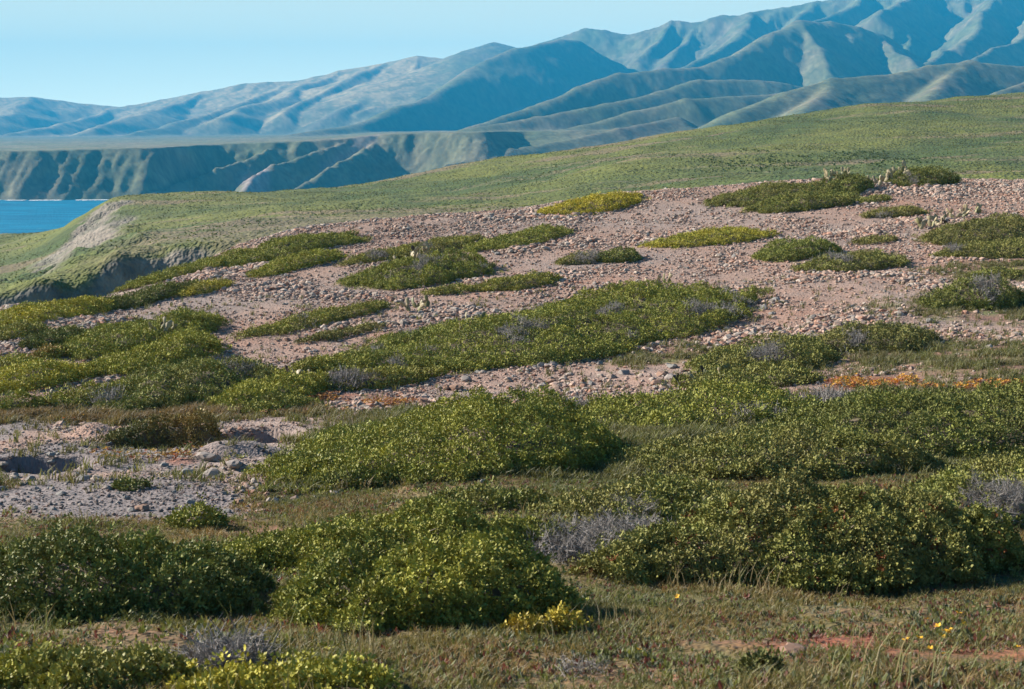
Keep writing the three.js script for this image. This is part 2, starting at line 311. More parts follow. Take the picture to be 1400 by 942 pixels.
// big dark hill in front of them
ridge(0.62, [[1200, 48, 3350], [1130, 27, 3300], [1105, 30, 3200], [1060, 50, 3050], [1000, 76, 2900], [940, 92, 2800], [860, 100, 2700], [800, 118, 2600], [730, 146, 2450], [650, 172, 2300]], 25);
ridge(0.69, [[1105, 30, 3200], [1125, 65, 3000], [1130, 100, 2800]]);
ridge(0.69, [[1200, 48, 3350], [1240, 75, 3150], [1260, 95, 2950]]);
// foothill spurs, one before the other
ridge(0.56, [[1090, 118, 2450], [1030, 110, 2400], [960, 108, 2350], [900, 124, 2250], [830, 142, 2150], [740, 160, 2050], [640, 176, 1950]], 20);
ridge(0.56, [[1180, 112, 2250], [1060, 128, 2100], [1000, 132, 2050], [930, 136, 2000], [860, 152, 1950], [790, 172, 1880], [700, 192, 1800], [600, 222, 1700]], 20);
ridge(0.56, [[930, 160, 1800], [850, 176, 1750], [760, 194, 1700], [690, 205, 1640], [560, 240, 1560]], 15);
ridge(0.53, [[1600, 96, 2100], [1400, 92, 2000], [1330, 84, 1950], [1280, 90, 1900], [1240, 100, 1850], [1150, 108, 1780], [1080, 126, 1700], [1010, 152, 1620], [930, 186, 1540]], 20);
ridge(0.53, [[1330, 84, 1950], [1300, 110, 1800], [1260, 135, 1650]]);
ridge(0.53, [[1150, 108, 1780], [1130, 128, 1680], [1090, 150, 1560]]);
ridge(0.53, [[1600, 112, 1700], [1420, 106, 1650], [1360, 125, 1560]]);
// spurs of the sea cliff
ridge(0.78, [[450, 189, 1760], [360, 207, 1670], [290, 232, 1600], [215, 262, 1530]], 5);
ridge(0.78, [[525, 184, 1760], [440, 205, 1670], [370, 226, 1600], [345, 240, 1570], [330, 264, 1530]], 5);
ridge(0.78, [[545, 184, 1750], [500, 205, 1670], [455, 230, 1590], [400, 258, 1530]], 5);
const shoreD = px => 1515 + 14 * noise(px * 0.011, 3) + 5 * noise(px * 0.04, 8) + 105 * sst(190, 310, px) * sst(700, 560, px);
const gully = (px, d) => ridged(px * 0.016 - (d - 1515) * 0.013 + 0.9 * fbm(px * 0.012, d * 0.012, 3), d * 0.011 + px * 0.004, 5);
function farHeight(x, z) {
  const d = -z, px = 700 + F * x / d;
  const wx = x + 0.012 * d * fbm(x * 0.0024, z * 0.0024, 3), wz = z + 0.012 * d * fbm(x * 0.0024 + 40, z * 0.0024, 3);
  let plateau = EYE - spline_plateau(px) + (d - 1650) * 0.0075;
  const lean = px - (d - 1515) * 0.55;
  let sh = (d - shoreD(px) - 10 * (ridged(lean * 0.017, 4.2, 3) - 0.6)) * (0.80 + 0.1 * noise(px * 0.01, 9)) - 1.5;
  sh = lerp(sh, (d - 1480) * 0.25, sst(600, 720, px));
  let best = Math.min(plateau, sh), dist = 400;
  const gul = gully(px, d);
  if (best < plateau - 0.5) best += (gul - 0.62) * 2 * sst(700, 600, px) * sst(0, 12, sh) * sst(0, 8, plateau - sh);
  for (const q of ridges) {
    const ax = q[3] - q[0], az = q[5] - q[2], bx = wx - q[0], bz = wz - q[2], t = clamp((bx * ax + bz * az) / (ax * ax + az * az));
    const ex = bx - t * ax, ez = bz - t * az, r2 = ex * ex + ez * ez, top = q[1] + t * (q[4] - q[1]);
    if (top < best - 12) continue;
    const r = Math.sqrt(r2), h = top - q[6] * (Math.sqrt(r2 + q[7] * q[7]) - q[7]);
    const w = 5, e = Math.abs(h - best);
    if (h > best) dist = r;
    best = Math.max(h, best) + (e < w ? (w - e) * (w - e) / (4 * w) : 0);
  }
  if (d < 1800) best += sst(2, 14, best) * sst(0, 10, plateau - best) * sst(760, 640, px) * (3.5 * (ridged(lean * 0.06, d * 0.012, 4) - 0.65) + 2.2 * fbm(x * 0.09, z * 0.07, 3));
  const calm = 0.3 + 0.7 * sst(760, 960, px), amp = calm * clamp(dist / 260) * (dist < 390 ? 1 : 0.15) * sst(1900, 3600, d);
  best += amp * 22 * (ridged(x * 0.0042 + z * 0.001, z * 0.0022, 4) - 0.62) + sst(3000, 3700, d) * sst(780, 900, px) * 34 * (ridged(x * 0.0075 + z * 0.003, z * 0.0035 - x * 0.001, 4) - 0.62) * clamp(dist / 120) + sst(1700, 3000, d) * 7 * calm * fbm(x * 0.012, z * 0.008, 4) + 0.9 * fbm(x * 0.05, z * 0.04, 4) + sst(2700, 3500, d) * clamp(dist / 90) * calm * (13 * (ridged(x * 0.017 + z * 0.005 + 0.6 * noise(x * 0.004, z * 0.004), z * 0.006, 4) - 0.62) + 4 * fbm(x * 0.045, z * 0.03, 3)) * (dist < 390 ? 1 : 0);
  return Math.max(best, -6);
}
const spline_plateau = spline([[-600, 12], [0, 11], [140, 9], [300, 5], [450, 0], [540, -7], [700, -10], [900, -12], [2200, -20]]);
{
  const us = steps(-0.5, 0.5, 640);
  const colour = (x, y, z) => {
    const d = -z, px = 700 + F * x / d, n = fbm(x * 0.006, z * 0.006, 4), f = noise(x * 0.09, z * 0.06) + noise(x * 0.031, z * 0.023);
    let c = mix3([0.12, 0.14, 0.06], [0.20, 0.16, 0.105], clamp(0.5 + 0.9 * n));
    c = mix3(c, [0.50, 0.37, 0.20], sst(-150, -420, x + 0.1 * (z + 4800)) * sst(-4300, -4900, z + 600 * n) * 0.9);   // dry-grass range at the head of the bay, sunlit tan put into its colour
    c = mix3(c, [0.105, 0.12, 0.06], 0.6 * sst(-0.05, 0.3, fbm(x * 0.016 + 30, z * 0.012, 4)));
    const near1 = sst(790, 600, px) * sst(1840, 1740, d);
    if (near1 > 0) {
            const pale = Math.max(sst(26, 12, Math.abs(px - 352) + 8 * f) * sst(1630, 1595, d) * sst(1525, 1540, d), sst(20, 8, Math.abs(px - 522 + (1740 - d) * 0.62) + 10 * f) * 0.7 * sst(1560, 1640, d), sst(0.80, 0.95, gully(px, d)) * 0.12);
      c = mix3(c, [0.30, 0.24, 0.22], pale * near1);
    }
    const v = (1 + 0.42 * f) * (0.72 + 0.56 * PERM[(PERM[Math.floor(x * 0.37) & 255] + Math.floor(z * 0.23)) & 255] / 255); return [c[0] * v, c[1] * v, c[2] * v];
  };
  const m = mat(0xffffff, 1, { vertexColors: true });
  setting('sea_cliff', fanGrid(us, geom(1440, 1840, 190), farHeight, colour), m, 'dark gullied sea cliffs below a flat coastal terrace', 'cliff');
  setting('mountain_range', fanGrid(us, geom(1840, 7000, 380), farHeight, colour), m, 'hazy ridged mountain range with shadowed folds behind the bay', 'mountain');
}
// ---------------------------------------------------------------- the sea
{
  const g = new THREE.PlaneGeometry(9000, 9000, 1, 1); g.rotateX(-Math.PI / 2); g.translate(-1500, 0, -3000);
  const uv = g.attributes.uv; for (let i = 0; i < uv.count; i++) uv.setXY(i, g.attributes.position.getX(i), g.attributes.position.getZ(i));
  const w = texture(1024, 1024, (i, j) => { const h = 0.5 + 0.5 * (noise(i / 16, j / 8) + 0.5 * noise(i / 8 + 7, j / 4) + 0.3 * noise(i / 4 + 3, j / 2)); return [h, h, h]; }); w.repeat.set(1 / 160, 1 / 160);
  const c = texture(512, 512, (i, j) => { const n = fbm(i / 64, j / 20, 4), cap = sst(0.62, 0.75, fbm(i / 7 + 50, j / 3.5, 2)); return mix3(mix3([0.001, 0.15, 0.30], [0.002, 0.24, 0.42], clamp(0.5 + 1.4 * n)), [0.6, 0.68, 0.7], cap * 0.8); }, true); c.repeat.set(1 / 420, 1 / 420);
  setting('sea', g, new THREE.MeshPhysicalMaterial({ color: 0xffffff, roughness: 0.6, specularIntensity: 0.35, map: c, bumpMap: w, bumpScale: 1.1 }), 'deep blue choppy sea in the bay', 'sea');
  const strips = [];
  for (let px = -420; px < 300; px += 1.6) {
    const on = fbm(px * 0.045, 5, 3); if (on < -0.12) continue;
    const wd = 6 + 16 * clamp(on + 0.2), d = shoreD(px) + 3, x = (px - 700) / F * d, s = new THREE.CircleGeometry(1, 7); s.rotateX(-Math.PI / 2); s.scale(rr(1.2, 3.2), 1, wd * rr(0.5, 1.3)); s.translate(x, 0.25 + 0.02 * R(), -d + 8 + rr(-4, 4)); strips.push(s);
  }
  const surf = mesh('surf', mergeGeometries(strips), mat(col(0.75, 0.78, 0.8), 0.9), scene); surf.userData = { kind: 'stuff', label: 'white surf breaking along the foot of the cliffs', category: 'surf' };
}

// ---------------------------------------------------------------- plants: leaf sprigs and twigs
const geoOf = (pos, idx) => { const g = new THREE.BufferGeometry(); g.setAttribute('position', new THREE.Float32BufferAttribute(pos, 3)); if (idx) g.setIndex(idx); g.computeVertexNormals(); return g; };
const V = (x, y, z) => new THREE.Vector3(x, y, z);
function leafSprig(n, len, wid, spread, fine) {
  const pos = [], idx = [];
  for (let i = 0; i < n; i++) {
    const a = i * 2.4 + rr(-0.4, 0.4), up = rr(0.1, 1.2), l = len * rr(0.75, 1.2), w = wid * rr(0.8, 1.2) / 2;
    const dir = V(Math.cos(a) * Math.cos(up), Math.sin(up), Math.sin(a) * Math.cos(up)), side = V(-Math.sin(a), rr(-0.5, 0.5), Math.cos(a)).normalize(), nor = dir.clone().cross(side).normalize();
    const b = dir.clone().multiplyScalar(spread * rr(0.15, 0.9)).add(V(rr(-1, 1), rr(-0.6, 0.9), rr(-1, 1)).multiplyScalar(spread * 0.55));
    const at = (s, t, k) => { const p = b.clone().addScaledVector(dir, l * s).addScaledVector(side, w * t).addScaledVector(nor, k * w); pos.push(p.x, p.y, p.z); };
    const o = pos.length / 3;
    if (fine) { at(0, 0, 0); at(0.35, 1, 0.35); at(0.35, -1, 0.35); at(0.75, 0.8, 0.2); at(0.75, -0.8, 0.2); at(1, 0, -0.2); idx.push(o, o + 2, o + 1, o + 1, o + 2, o + 3, o + 2, o + 4, o + 3, o + 3, o + 4, o + 5); }
    else { at(0, 0, 0); at(0.55, 1, 0.2); at(0.55, -1, 0.2); at(1, 0, -0.15); idx.push(o, o + 2, o + 1, o + 1, o + 2, o + 3); }
  }
  return geoOf(pos, idx);
}
function stick(pos, idx, a, b, r0, r1) {      // a three-sided tapering twig
  const o = pos.length / 3, d = b.clone().sub(a).normalize(), s = Math.abs(d.y) < 0.9 ? V(0, 1, 0).cross(d).normalize() : V(1, 0, 0).cross(d).normalize(), t = d.clone().cross(s);
  for (const [p, r] of [[a, r0], [b, r1]]) for (let k = 0; k < 3; k++) { const q = k * 2.0944, v = p.clone().addScaledVector(s, Math.cos(q) * r).addScaledVector(t, Math.sin(q) * r); pos.push(v.x, v.y, v.z); }
  for (let k = 0; k < 3; k++) { const n = (k + 1) % 3; idx.push(o + k, o + n, o + 3 + k, o + n, o + 3 + n, o + 3 + k); }
}
function twigSprig(n, len, r) {
  const pos = [], idx = [];
  for (let i = 0; i < n; i++) {
    const a = V(rr(-0.3, 0.3), rr(-0.3, 0.1), rr(-0.3, 0.3)).multiplyScalar(len), b = a.clone().add(V(rr(-0.8, 0.8), rr(0.1, 0.9), rr(-0.8, 0.8)).normalize().multiplyScalar(len * rr(0.5, 1)));
    stick(pos, idx, a, b, r, r * 0.6);
    for (let k = 0; k < 2; k++) { const s = a.clone().lerp(b, rr(0.4, 0.9)); stick(pos, idx, s, s.clone().add(V(rr(-1, 1), rr(-0.1, 0.9), rr(-1, 1)).normalize().multiplyScalar(len * rr(0.25, 0.5))), r * 0.6, r * 0.35); }
  }
  return geoOf(pos, idx);
}
const SPRIG = { near: [0, 1, 2].map(() => leafSprig(15, 0.0195, 0.012, 0.024, true)), mid: [0, 1, 2].map(() => leafSprig(13, 0.029, 0.018, 0.036, false)), far: [0, 1, 2].map(() => leafSprig(12, 0.038, 0.025, 0.05, false)) };
const TWIG = { near: twigSprig(7, 0.16, 0.0028), far: twigSprig(6, 0.24, 0.006) };
const leafOf = r => new THREE.MeshPhysicalMaterial({ color: 0xffffff, roughness: r, specularIntensity: r < 0.48 ? 0.4 : 0.22, transmission: 0.1, thickness: 0, side: THREE.DoubleSide });
const LEAF = { near: leafOf(0.5), mid: leafOf(0.5), far: leafOf(0.65) };
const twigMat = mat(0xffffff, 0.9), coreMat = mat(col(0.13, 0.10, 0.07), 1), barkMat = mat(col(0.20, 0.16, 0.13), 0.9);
const M4 = new THREE.Matrix4(), Q = new THREE.Quaternion(), Q2 = new THREE.Quaternion(), UP = V(0, 1, 0);
function copies(name, geo, material, list, parent, kind = 'stuff') {   // list: [position, normal, scale, colour]
  const m = shade(new THREE.InstancedMesh(geo, material, list.length)); m.name = name; m.userData.kind = kind;
  list.forEach(([p, n, s, c], i) => {
    Q.setFromUnitVectors(UP, n).multiply(Q2.setFromAxisAngle(UP, R() * 6.2832));
    M4.compose(p, Q, typeof s === 'number' ? V(s, s, s) : s); m.setMatrixAt(i, M4); m.setColorAt(i, c);
  });
  parent.add(m); return m;
}
const TINT = { green: [0.229, 0.242, 0.061], bright: [0.333, 0.322, 0.065], yellow: [0.496, 0.426, 0.065], olive: [0.257, 0.238, 0.080], dark: [0.163, 0.168, 0.057], bronze: [0.342, 0.224, 0.071] };
const DEAD = [0.28, 0.255, 0.245];
const shrubs = [];
const billow = (x, y) => { const n = x + 0.4 * noise(x * 0.7 + 31, y * 0.7), m = y + 0.4 * noise(x * 0.7, y * 0.7 + 17); return clamp(Math.min(1, Math.abs(noise(n * 0.8, m * 0.8)) * 3.2) * 0.7 + Math.min(1, Math.abs(noise(n * 1.9 + 5, m * 1.9)) * 3.2) * 0.3); };
function shrub(ax, w, h, o) {
  const q = zone(...ax, w), d = Math.hypot(q.x, q.z), seed = R() * 100, c = P(q.x, q.z);
  const g = thing(o.name ?? 'coastal_shrub', o.label, o.category ?? 'shrub', c, 0, o.group);
  const lod = d < 12.5 ? 'near' : d < 21 ? 'mid' : 'far', lump = o.lump ?? (d < 21 ? 0.36 : 0.6), skew = o.skew ?? 0.25;
  const L = q.L * 1.04;
  const world = (s, t) => [q.x + q.ex * s * L - q.ez * t * w, q.z + q.ez * s * L + q.ex * t * w];
  const tall = (s, t) => {                    // height of the mound above the ground there
    const [x, z] = world(s, t), a = Math.atan2(t, s);
    const r = Math.hypot(s, t) * (1 + 0.34 * noise(Math.cos(a) * 1.6 + seed, Math.sin(a) * 1.6) + 0.18 * noise(Math.cos(a) * 5 + seed, Math.sin(a) * 5) + 0.10 * noise(x * 2.1, z * 2.1));
    if (r >= 1) return 0;
    const lumps = billow(x / lump + seed, z / lump), soft = fbm(x / (lump * 3.2) + seed, z / (lump * 3.2) + 8, 2);
    return h * 1.18 * Math.pow(1 - Math.pow(r, 2.6), 0.62) * (1 - skew * 0.5 + skew * s) * clamp(0.50 + 0.52 * lumps + 0.50 * soft, 0.15, 1.22);
  };
  const point = (s, t) => { const [x, z] = world(s, t); return V(x - c.x, heightAt(x, z) - c.y + tall(s, t), z - c.z); };
  const e = 0.05;
  const normal = (s, t) => { const p = point(s, t), a = point(s + e / L * w, t).sub(p), b = point(s, t + e).sub(p), n = a.cross(b); if (n.y < 0) n.negate(); return n.lengthSq() > 0 ? n.normalize() : V(0, 1, 0); };
  // inner mass of old wood and litter
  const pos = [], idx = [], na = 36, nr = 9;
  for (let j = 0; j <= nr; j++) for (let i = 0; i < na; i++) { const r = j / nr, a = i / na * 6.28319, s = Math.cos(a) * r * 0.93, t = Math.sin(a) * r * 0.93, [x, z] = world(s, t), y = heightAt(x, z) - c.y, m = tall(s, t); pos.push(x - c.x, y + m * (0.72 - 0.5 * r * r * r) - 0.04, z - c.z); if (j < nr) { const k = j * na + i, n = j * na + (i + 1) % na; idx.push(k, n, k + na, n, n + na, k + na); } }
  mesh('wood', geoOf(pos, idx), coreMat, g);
  // leaves
  const size = { near: 0.042, mid: 0.058, far: 0.082 }[lod], count = Math.round(1.36 * L * w * Math.PI * (1 + 1.2 * h / Math.max(0.4, Math.min(L, w))) * (o.density ?? 1) * { near: 1.55, mid: 1.5, far: 1.35 }[lod] / (size * size));
  const lists = [[], [], []], dead = [], tint = TINT[o.tint ?? 'green'], tint2 = TINT[o.tint2 ?? 'olive'];
  for (let i = 0; i < count; i++) {
    const a = R() * 6.28319, r = Math.sqrt(R()) * 1.18, s = Math.cos(a) * r, t = Math.sin(a) * r, hh = tall(s, t);
    if (hh <= 0.015 && !(R() < 0.22 && billow(s * 2.2 + seed, t * 2.2) > 0.62)) continue;
    const p = point(s, t), n = normal(s, t), steep = 1 / Math.max(0.35, n.y);
    const [x, z] = world(s, t), grey = o.dead ? fbm(x * 0.8 + seed, z * 0.55, 3) + o.dead - 0.55 : -1;
    if (billow(x / lump + seed, z / lump) < 0.16 && R() < 0.6) continue;
    const reps = steep > 1.6 && R() < steep - 1.4 ? 2 : 1;
    for (let k = 0; k < reps; k++) {
      const pp = p.clone(); pp.y -= (k || R() < 0.35) ? R() * R() * hh * 0.85 : 0; pp.addScaledVector(n, rr(-0.02, 0.025) * (size / 0.06) + (R() < 0.05 ? rr(0.03, 0.09) : 0));
      if (grey > 0 && R() < 0.85 && k === 0) { if (R() < 0.5) { const v = rr(0.6, 1.25); dead.push([pp, n.clone().add(V(rr(-1, 1), rr(0, 0.6), rr(-1, 1)).multiplyScalar(0.5)).normalize(), rr(0.6, 1.1) * (lod === 'far' ? 1 : 1), col(DEAD[0] * v, DEAD[1] * v, DEAD[2] * v)]); } continue; }
      const m = clamp(0.5 + 1.1 * fbm(x * 1.3 + seed, z * 1.3, 2)), v = rr(0.72, 1.3) * (1 + 0.35 * noise(x * 3.1, z * 3.1 + seed)), cc = mix3(tint, tint2, m * 0.8);
      const red = o.ruddy && R() < o.ruddy ? 1 : 0;
      lists[i % 3].push([pp, n.clone().add(V(rr(-1, 1), rr(-0.2, 1), rr(-1, 1)).multiplyScalar(0.55)).normalize(), rr(0.75, 1.3), red ? col(0.16 * v, 0.06 * v, 0.02 * v) : col(cc[0] * v, cc[1] * v, cc[2] * v)]);
    }
  }
  const rim = Math.round(Math.PI * (L + w) * h * 1.9 / (size * size));
  for (let i = 0; i < rim; i++) {               // leaves hanging down the edge to the ground
    const a = R() * 6.28319, s = Math.cos(a) * 1.02, t = Math.sin(a) * 1.02;
    let k = 1; while (k > 0.5 && tall(s * k, t * k) < 0.05 + 0.4 * h * R()) k -= 0.02;
    const [x, z] = world(s * (k + rr(-0.03, 0.02)), t * (k + rr(-0.03, 0.02))), top = tall(s * k, t * k), v = rr(0.7, 1.25), cc = mix3(tint, tint2, R() * 0.8), ox = (s * q.ex * L - t * q.ez * w), oz = (s * q.ez * L + t * q.ex * w), ol = Math.hypot(ox, oz) || 1;
    lists[i % 3].push([V(x - c.x, heightAt(x, z) - c.y + top * R(), z - c.z), V(ox / ol + rr(-0.5, 0.5), rr(0, 0.9), oz / ol + rr(-0.5, 0.5)).normalize(), rr(0.75, 1.25), col(cc[0] * v, cc[1] * v, cc[2] * v)]);
  }
  lists.forEach((l, i) => l.length && copies('foliage', SPRIG[lod][i], LEAF[lod], l, g));
  if (dead.length) copies('dead_twigs', lod === 'far' ? TWIG.far : TWIG.near, twigMat, dead, g);
  // a few bare stems
  if (d < 21) for (let i = 0; i < (o.stems ?? 4); i++) {
    const sp = [], si = [], s = rr(-0.7, 0.7), t = rr(0.1, 0.75), p0 = point(s * 0.6, t * 0.5); p0.y -= tall(s * 0.6, t * 0.5) * 0.98; let p = p0, r = rr(0.009, 0.014);
    const end = point(s, t).add(V(0, 0.05, 0.04));
    for (let k = 1; k <= 4; k++) { const n = p0.clone().lerp(end, k / 4).add(V(rr(-0.04, 0.04), rr(-0.02, 0.05), rr(-0.04, 0.04))); stick(sp, si, p, n, r, r * 0.75); p = n; r *= 0.75; }
    mesh('stem', geoOf(sp, si), barkMat, g);
  }
  q.tall = tall; q.w = w; shrubs.push(q);
  return g;
}
const MAT_GROUP = 'low shrub mats on the gravel slope';
const KNOLL_GROUP = 'shrubs crowding the foot of the gravel slope';
const EDGE_GROUP = 'shrubs on the brink above the gully';
// foreground
shrub([-90, 826, 345, 830], 0.95, 0.34, { label: 'dense dark green shrub in front of the grey gravel patch, deep shade on one flank', tint: 'green', tint2: 'dark', lump: 0.3 });
shrub([300, 775, 690, 740], 0.70, 0.33, { label: 'low leafy shrub behind the round dark-flanked bush, notched by a shadow', tint: 'bright', tint2: 'green', lump: 0.34 });
shrub([385, 842, 765, 838], 0.75, 0.42, { label: 'round bright green leafy bush standing in the grass with a black shaded flank', tint: 'bright', tint2: 'green', lump: 0.3 });
shrub([825, 778, 1385, 768], 0.95, 0.54, { label: 'broad olive shrub flecked with rusty leaves above the short yellowish grass', tint: 'olive', tint2: 'green', ruddy: 0.03, lump: 0.4, stems: 6 });
shrub([1190, 704, 1480, 692], 0.75, 0.30, { label: 'low green shrub with bare twigs behind the broad olive shrub', tint: 'green', tint2: 'olive', dead: 0.25, stems: 7 });
shrub([740, 705, 1010, 695], 0.8, 0.22, { label: 'flat olive shrub spreading behind the grey dead twigs', tint: 'olive', tint2: 'green', dead: 0.2 });
shrub([640, 752, 770, 742], 0.4, 0.2, { label: 'small green shrub beside the grey dead twigs', tint: 'green', tint2: 'bright' });
shrub([-60, 935, 260, 940], 0.34, 0.12, { label: 'glossy low herb mat with pale glints at the foot of the dark shrub', category: 'plant', name: 'herb_mat', tint: 'bright', tint2: 'olive', stems: 0, lump: 0.2 });
shrub([230, 945, 520, 945], 0.30, 0.10, { label: 'glossy low herb mat below the round bush, next to grey dead twigs', category: 'plant', name: 'herb_mat', tint: 'bright', tint2: 'yellow', stems: 0, lump: 0.2 });
shrub([700, 868, 790, 864], 0.10, 0.13, { label: 'small yellowish plant in the grass beside the shadow of the round bush', category: 'plant', name: 'small_plant', tint: 'yellow', tint2: 'bronze', stems: 0, lump: 0.15 });
shrub([1010, 924, 1070, 922], 0.08, 0.06, { label: 'small grey-green cushion plant on the red-brown ground', category: 'plant', name: 'cushion_plant', tint: 'dark', tint2: 'dark', stems: 0, lump: 0.12 });
shrub([230, 720, 300, 716], 0.25, 0.14, { label: 'small green shrub between the dark shrub and the gravel patch', tint: 'green', tint2: 'bright', stems: 0 });
shrub([150, 668, 205, 666], 0.15, 0.07, { label: 'tiny dark plant on the gravel patch beside cobbles', category: 'plant', name: 'small_plant', tint: 'dark', tint2: 'green', stems: 0, lump: 0.15 });
shrub([560, 700, 740, 692], 0.4, 0.14, { label: 'low green shrub patch in the grass before the big domed shrub', tint: 'green', tint2: 'olive', stems: 1 });
// the middle row
shrub([362, 632, 835, 618], 2.1, 0.64, { label: 'big domed green shrub, its flank sloping gently down to the gravel patch', tint: 'bright', tint2: 'green', skew: 0.55, lump: 0.5 });
shrub([428, 668, 540, 663], 0.22, 0.14, { label: 'small dark low shrub in front of the big domed shrub', tint: 'green', tint2: 'dark' });
shrub([735, 582, 1110, 562], 1.7, 0.42, { label: 'long green shrub crest behind the big domed shrub, dark at its end', tint: 'green', tint2: 'bright', skew: 0.4, dead: 0.12 });
shrub([845, 640, 1265, 638], 1.2, 0.36, { label: 'low spreading shrub with a black hollow under its near edge', tint: 'olive', tint2: 'green', lump: 0.4 });
shrub([1030, 608, 1560, 598], 1.9, 0.58, { label: 'wide dark green shrub below the yellow flower patch', tint: 'green', tint2: 'dark', lump: 0.5 });
shrub([1270, 662, 1560, 655], 0.6, 0.25, { label: 'low green shrub at the foot of the wide dark shrub', tint: 'green', tint2: 'olive' });
shrub([1020, 582, 1150, 552], 0.5, 0.16, { label: 'grey dead-topped shrub strip between two green shrubs', tint: 'olive', tint2: 'dark', dead: 0.62 });
shrub([915, 528, 1110, 520], 0.8, 0.25, { label: 'green shrub just above the long shrub crest, prickly pears beside it', tint: 'green', tint2: 'olive' });
shrub([140, 604, 298, 600], 0.5, 0.32, { label: 'dark shrub overhanging the eroded hollow in the gravel patch', tint: 'dark', tint2: 'bronze' });
// slope, right of the big mat
shrub([955, 500, 1140, 492], 1.56, 0.47, { label: 'olive shrub mound beside a clump with a grey top, above the green slope grass', tint: 'olive', tint2: 'green', dead: 0.15 });
shrub([1110, 478, 1285, 468], 1.08, 0.42, { label: 'dark shrub mound with a grey twiggy top and black shadow at its end', tint: 'olive', tint2: 'dark', dead: 0.28 });
shrub([1262, 420, 1392, 414], 0.90, 0.53, { label: 'dark green shrub on the grassy slope with long black shadow', tint: 'green', tint2: 'dark', dead: 0.2 });
shrub([1262, 330, 1450, 322], 1.45, 0.53, { label: 'olive shrub mat behind the row of prickly pears', tint: 'olive', tint2: 'dark', dead: 0.12 });
shrub([1285, 350, 1450, 347], 0.85, 0.38, { label: 'low olive shrub just below the mat behind the prickly pears', tint: 'olive', tint2: 'green', dead: 0.15 });
shrub([1320, 380, 1420, 376], 0.36, 0.17, { label: 'small green mat uphill of the dark shrub on the grassy slope', group: MAT_GROUP, tint: 'green' });
shrub([1090, 368, 1240, 360], 0.96, 0.33, { label: 'ragged low shrub with dead grey twigs below the compact green one', tint: 'olive', tint2: 'green', dead: 0.3 });
shrub([1034, 352, 1142, 346], 1.08, 0.48, { label: 'compact blue-green shrub with a clear dark shadow on the gravel', tint: 'green', tint2: 'green' });
shrub([1165, 333, 1225, 328], 0.41, 0.15, { label: 'tiny olive mat between the compact blue-green shrub and the pale prickly pear', group: MAT_GROUP, tint: 'olive', dead: 0.3 });
shrub([892, 338, 1052, 320], 1.13, 0.27, { label: 'long yellow-green mat on the gravel between the crest mats and the compact shrub', group: MAT_GROUP, tint: 'bright', tint2: 'yellow' });
shrub([970, 280, 1150, 262], 1.45, 0.40, { label: 'olive shrub mat on the crest beside dark prickly pear pads', tint: 'olive', tint2: 'green' });
shrub([1030, 291, 1166, 274], 1.20, 0.42, { label: 'green shrub mat just below the one on the crest', tint: 'green', tint2: 'olive' });
shrub([1120, 262, 1185, 256], 1.08, 0.53, { label: 'small dark shrub between two prickly pear clumps on the crest', tint: 'green', tint2: 'dark' });
shrub([1178, 297, 1264, 290], 0.61, 0.25, { label: 'olive mat on the gravel just below the small dark crest shrub, rocks around', group: MAT_GROUP, tint: 'olive', dead: 0.2 });
shrub([1150, 279, 1215, 273], 0.41, 0.15, { label: 'tiny green mat wedged below the crest mats beside prickly pears', group: MAT_GROUP, tint: 'green' });
shrub([1210, 252, 1304, 249], 1.08, 0.48, { label: 'dark shrub on the stony crest beside the pale prickly pear', tint: 'green', tint2: 'dark', dead: 0.2 });
shrub([736, 294, 874, 270], 1.08, 0.33, { label: 'bright yellow-green shrub mat alone on the gravel crest', tint: 'yellow', tint2: 'yellow' });
shrub([762, 360, 822, 356], 0.60, 0.26, { label: 'small greyish shrub joined to a darker round one on the gravel', tint: 'olive', dead: 0.35 });
shrub([820, 358, 870, 352], 0.60, 0.36, { label: 'small dark round shrub on the open gravel', tint: 'green', tint2: 'dark' });
// the big mat and its neighbours
shrub([500, 502, 992, 408], 2.76, 0.63, { label: 'huge green shrub mat with grey dead patches across the gravel slope', tint: 'green', tint2: 'bright', dead: 0.22, skew: 0.35, lump: 0.8 });
shrub([652, 398, 764, 384], 0.71, 0.23, { label: 'green mat touching the upper edge of the huge shrub mat', group: MAT_GROUP, tint: 'bright' });
shrub([582, 404, 648, 395], 0.41, 0.15, { label: 'tiny bright mat between the huge shrub mat and the thick one', group: MAT_GROUP, tint: 'bright' });
shrub([484, 392, 668, 366], 1.56, 0.51, { label: 'thick green shrub mat with prickly pear growing in it', tint: 'green', tint2: 'bright', dead: 0.2, skew: 0.4 });
shrub([482, 362, 642, 328], 0.93, 0.23, { label: 'long thin olive mat along the upper side of the thick prickly pear mat', group: MAT_GROUP, tint: 'olive', tint2: 'bright', dead: 0.1 });
shrub([640, 345, 776, 314], 0.93, 0.27, { label: 'green mat running uphill from the thick prickly pear mat', group: MAT_GROUP, tint: 'green', tint2: 'bright' });
shrub([332, 462, 525, 420], 0.56, 0.20, { label: 'long narrow mat alone on bare gravel downhill of the thick prickly pear mat', group: MAT_GROUP, tint: 'bright', tint2: 'olive', dead: 0.12 });
shrub([410, 470, 520, 446], 0.31, 0.10, { label: 'thin olive mat on the gravel just below the long narrow mat', group: MAT_GROUP, tint: 'olive', dead: 0.2 });
shrub([302, 366, 484, 326], 1.13, 0.27, { label: 'broad green mat near the gully end of the gravel crest', group: MAT_GROUP, tint: 'green', tint2: 'bright' });
shrub([345, 378, 466, 350], 0.71, 0.26, { label: 'bright green mat just downhill of the broad mat near the gully', group: MAT_GROUP, tint: 'bright', tint2: 'bright' });
shrub([162, 398, 345, 346], 0.82, 0.26, { label: 'long low shrub on the brink facing the dark gully wall', group: EDGE_GROUP, tint: 'bright', tint2: 'green' });
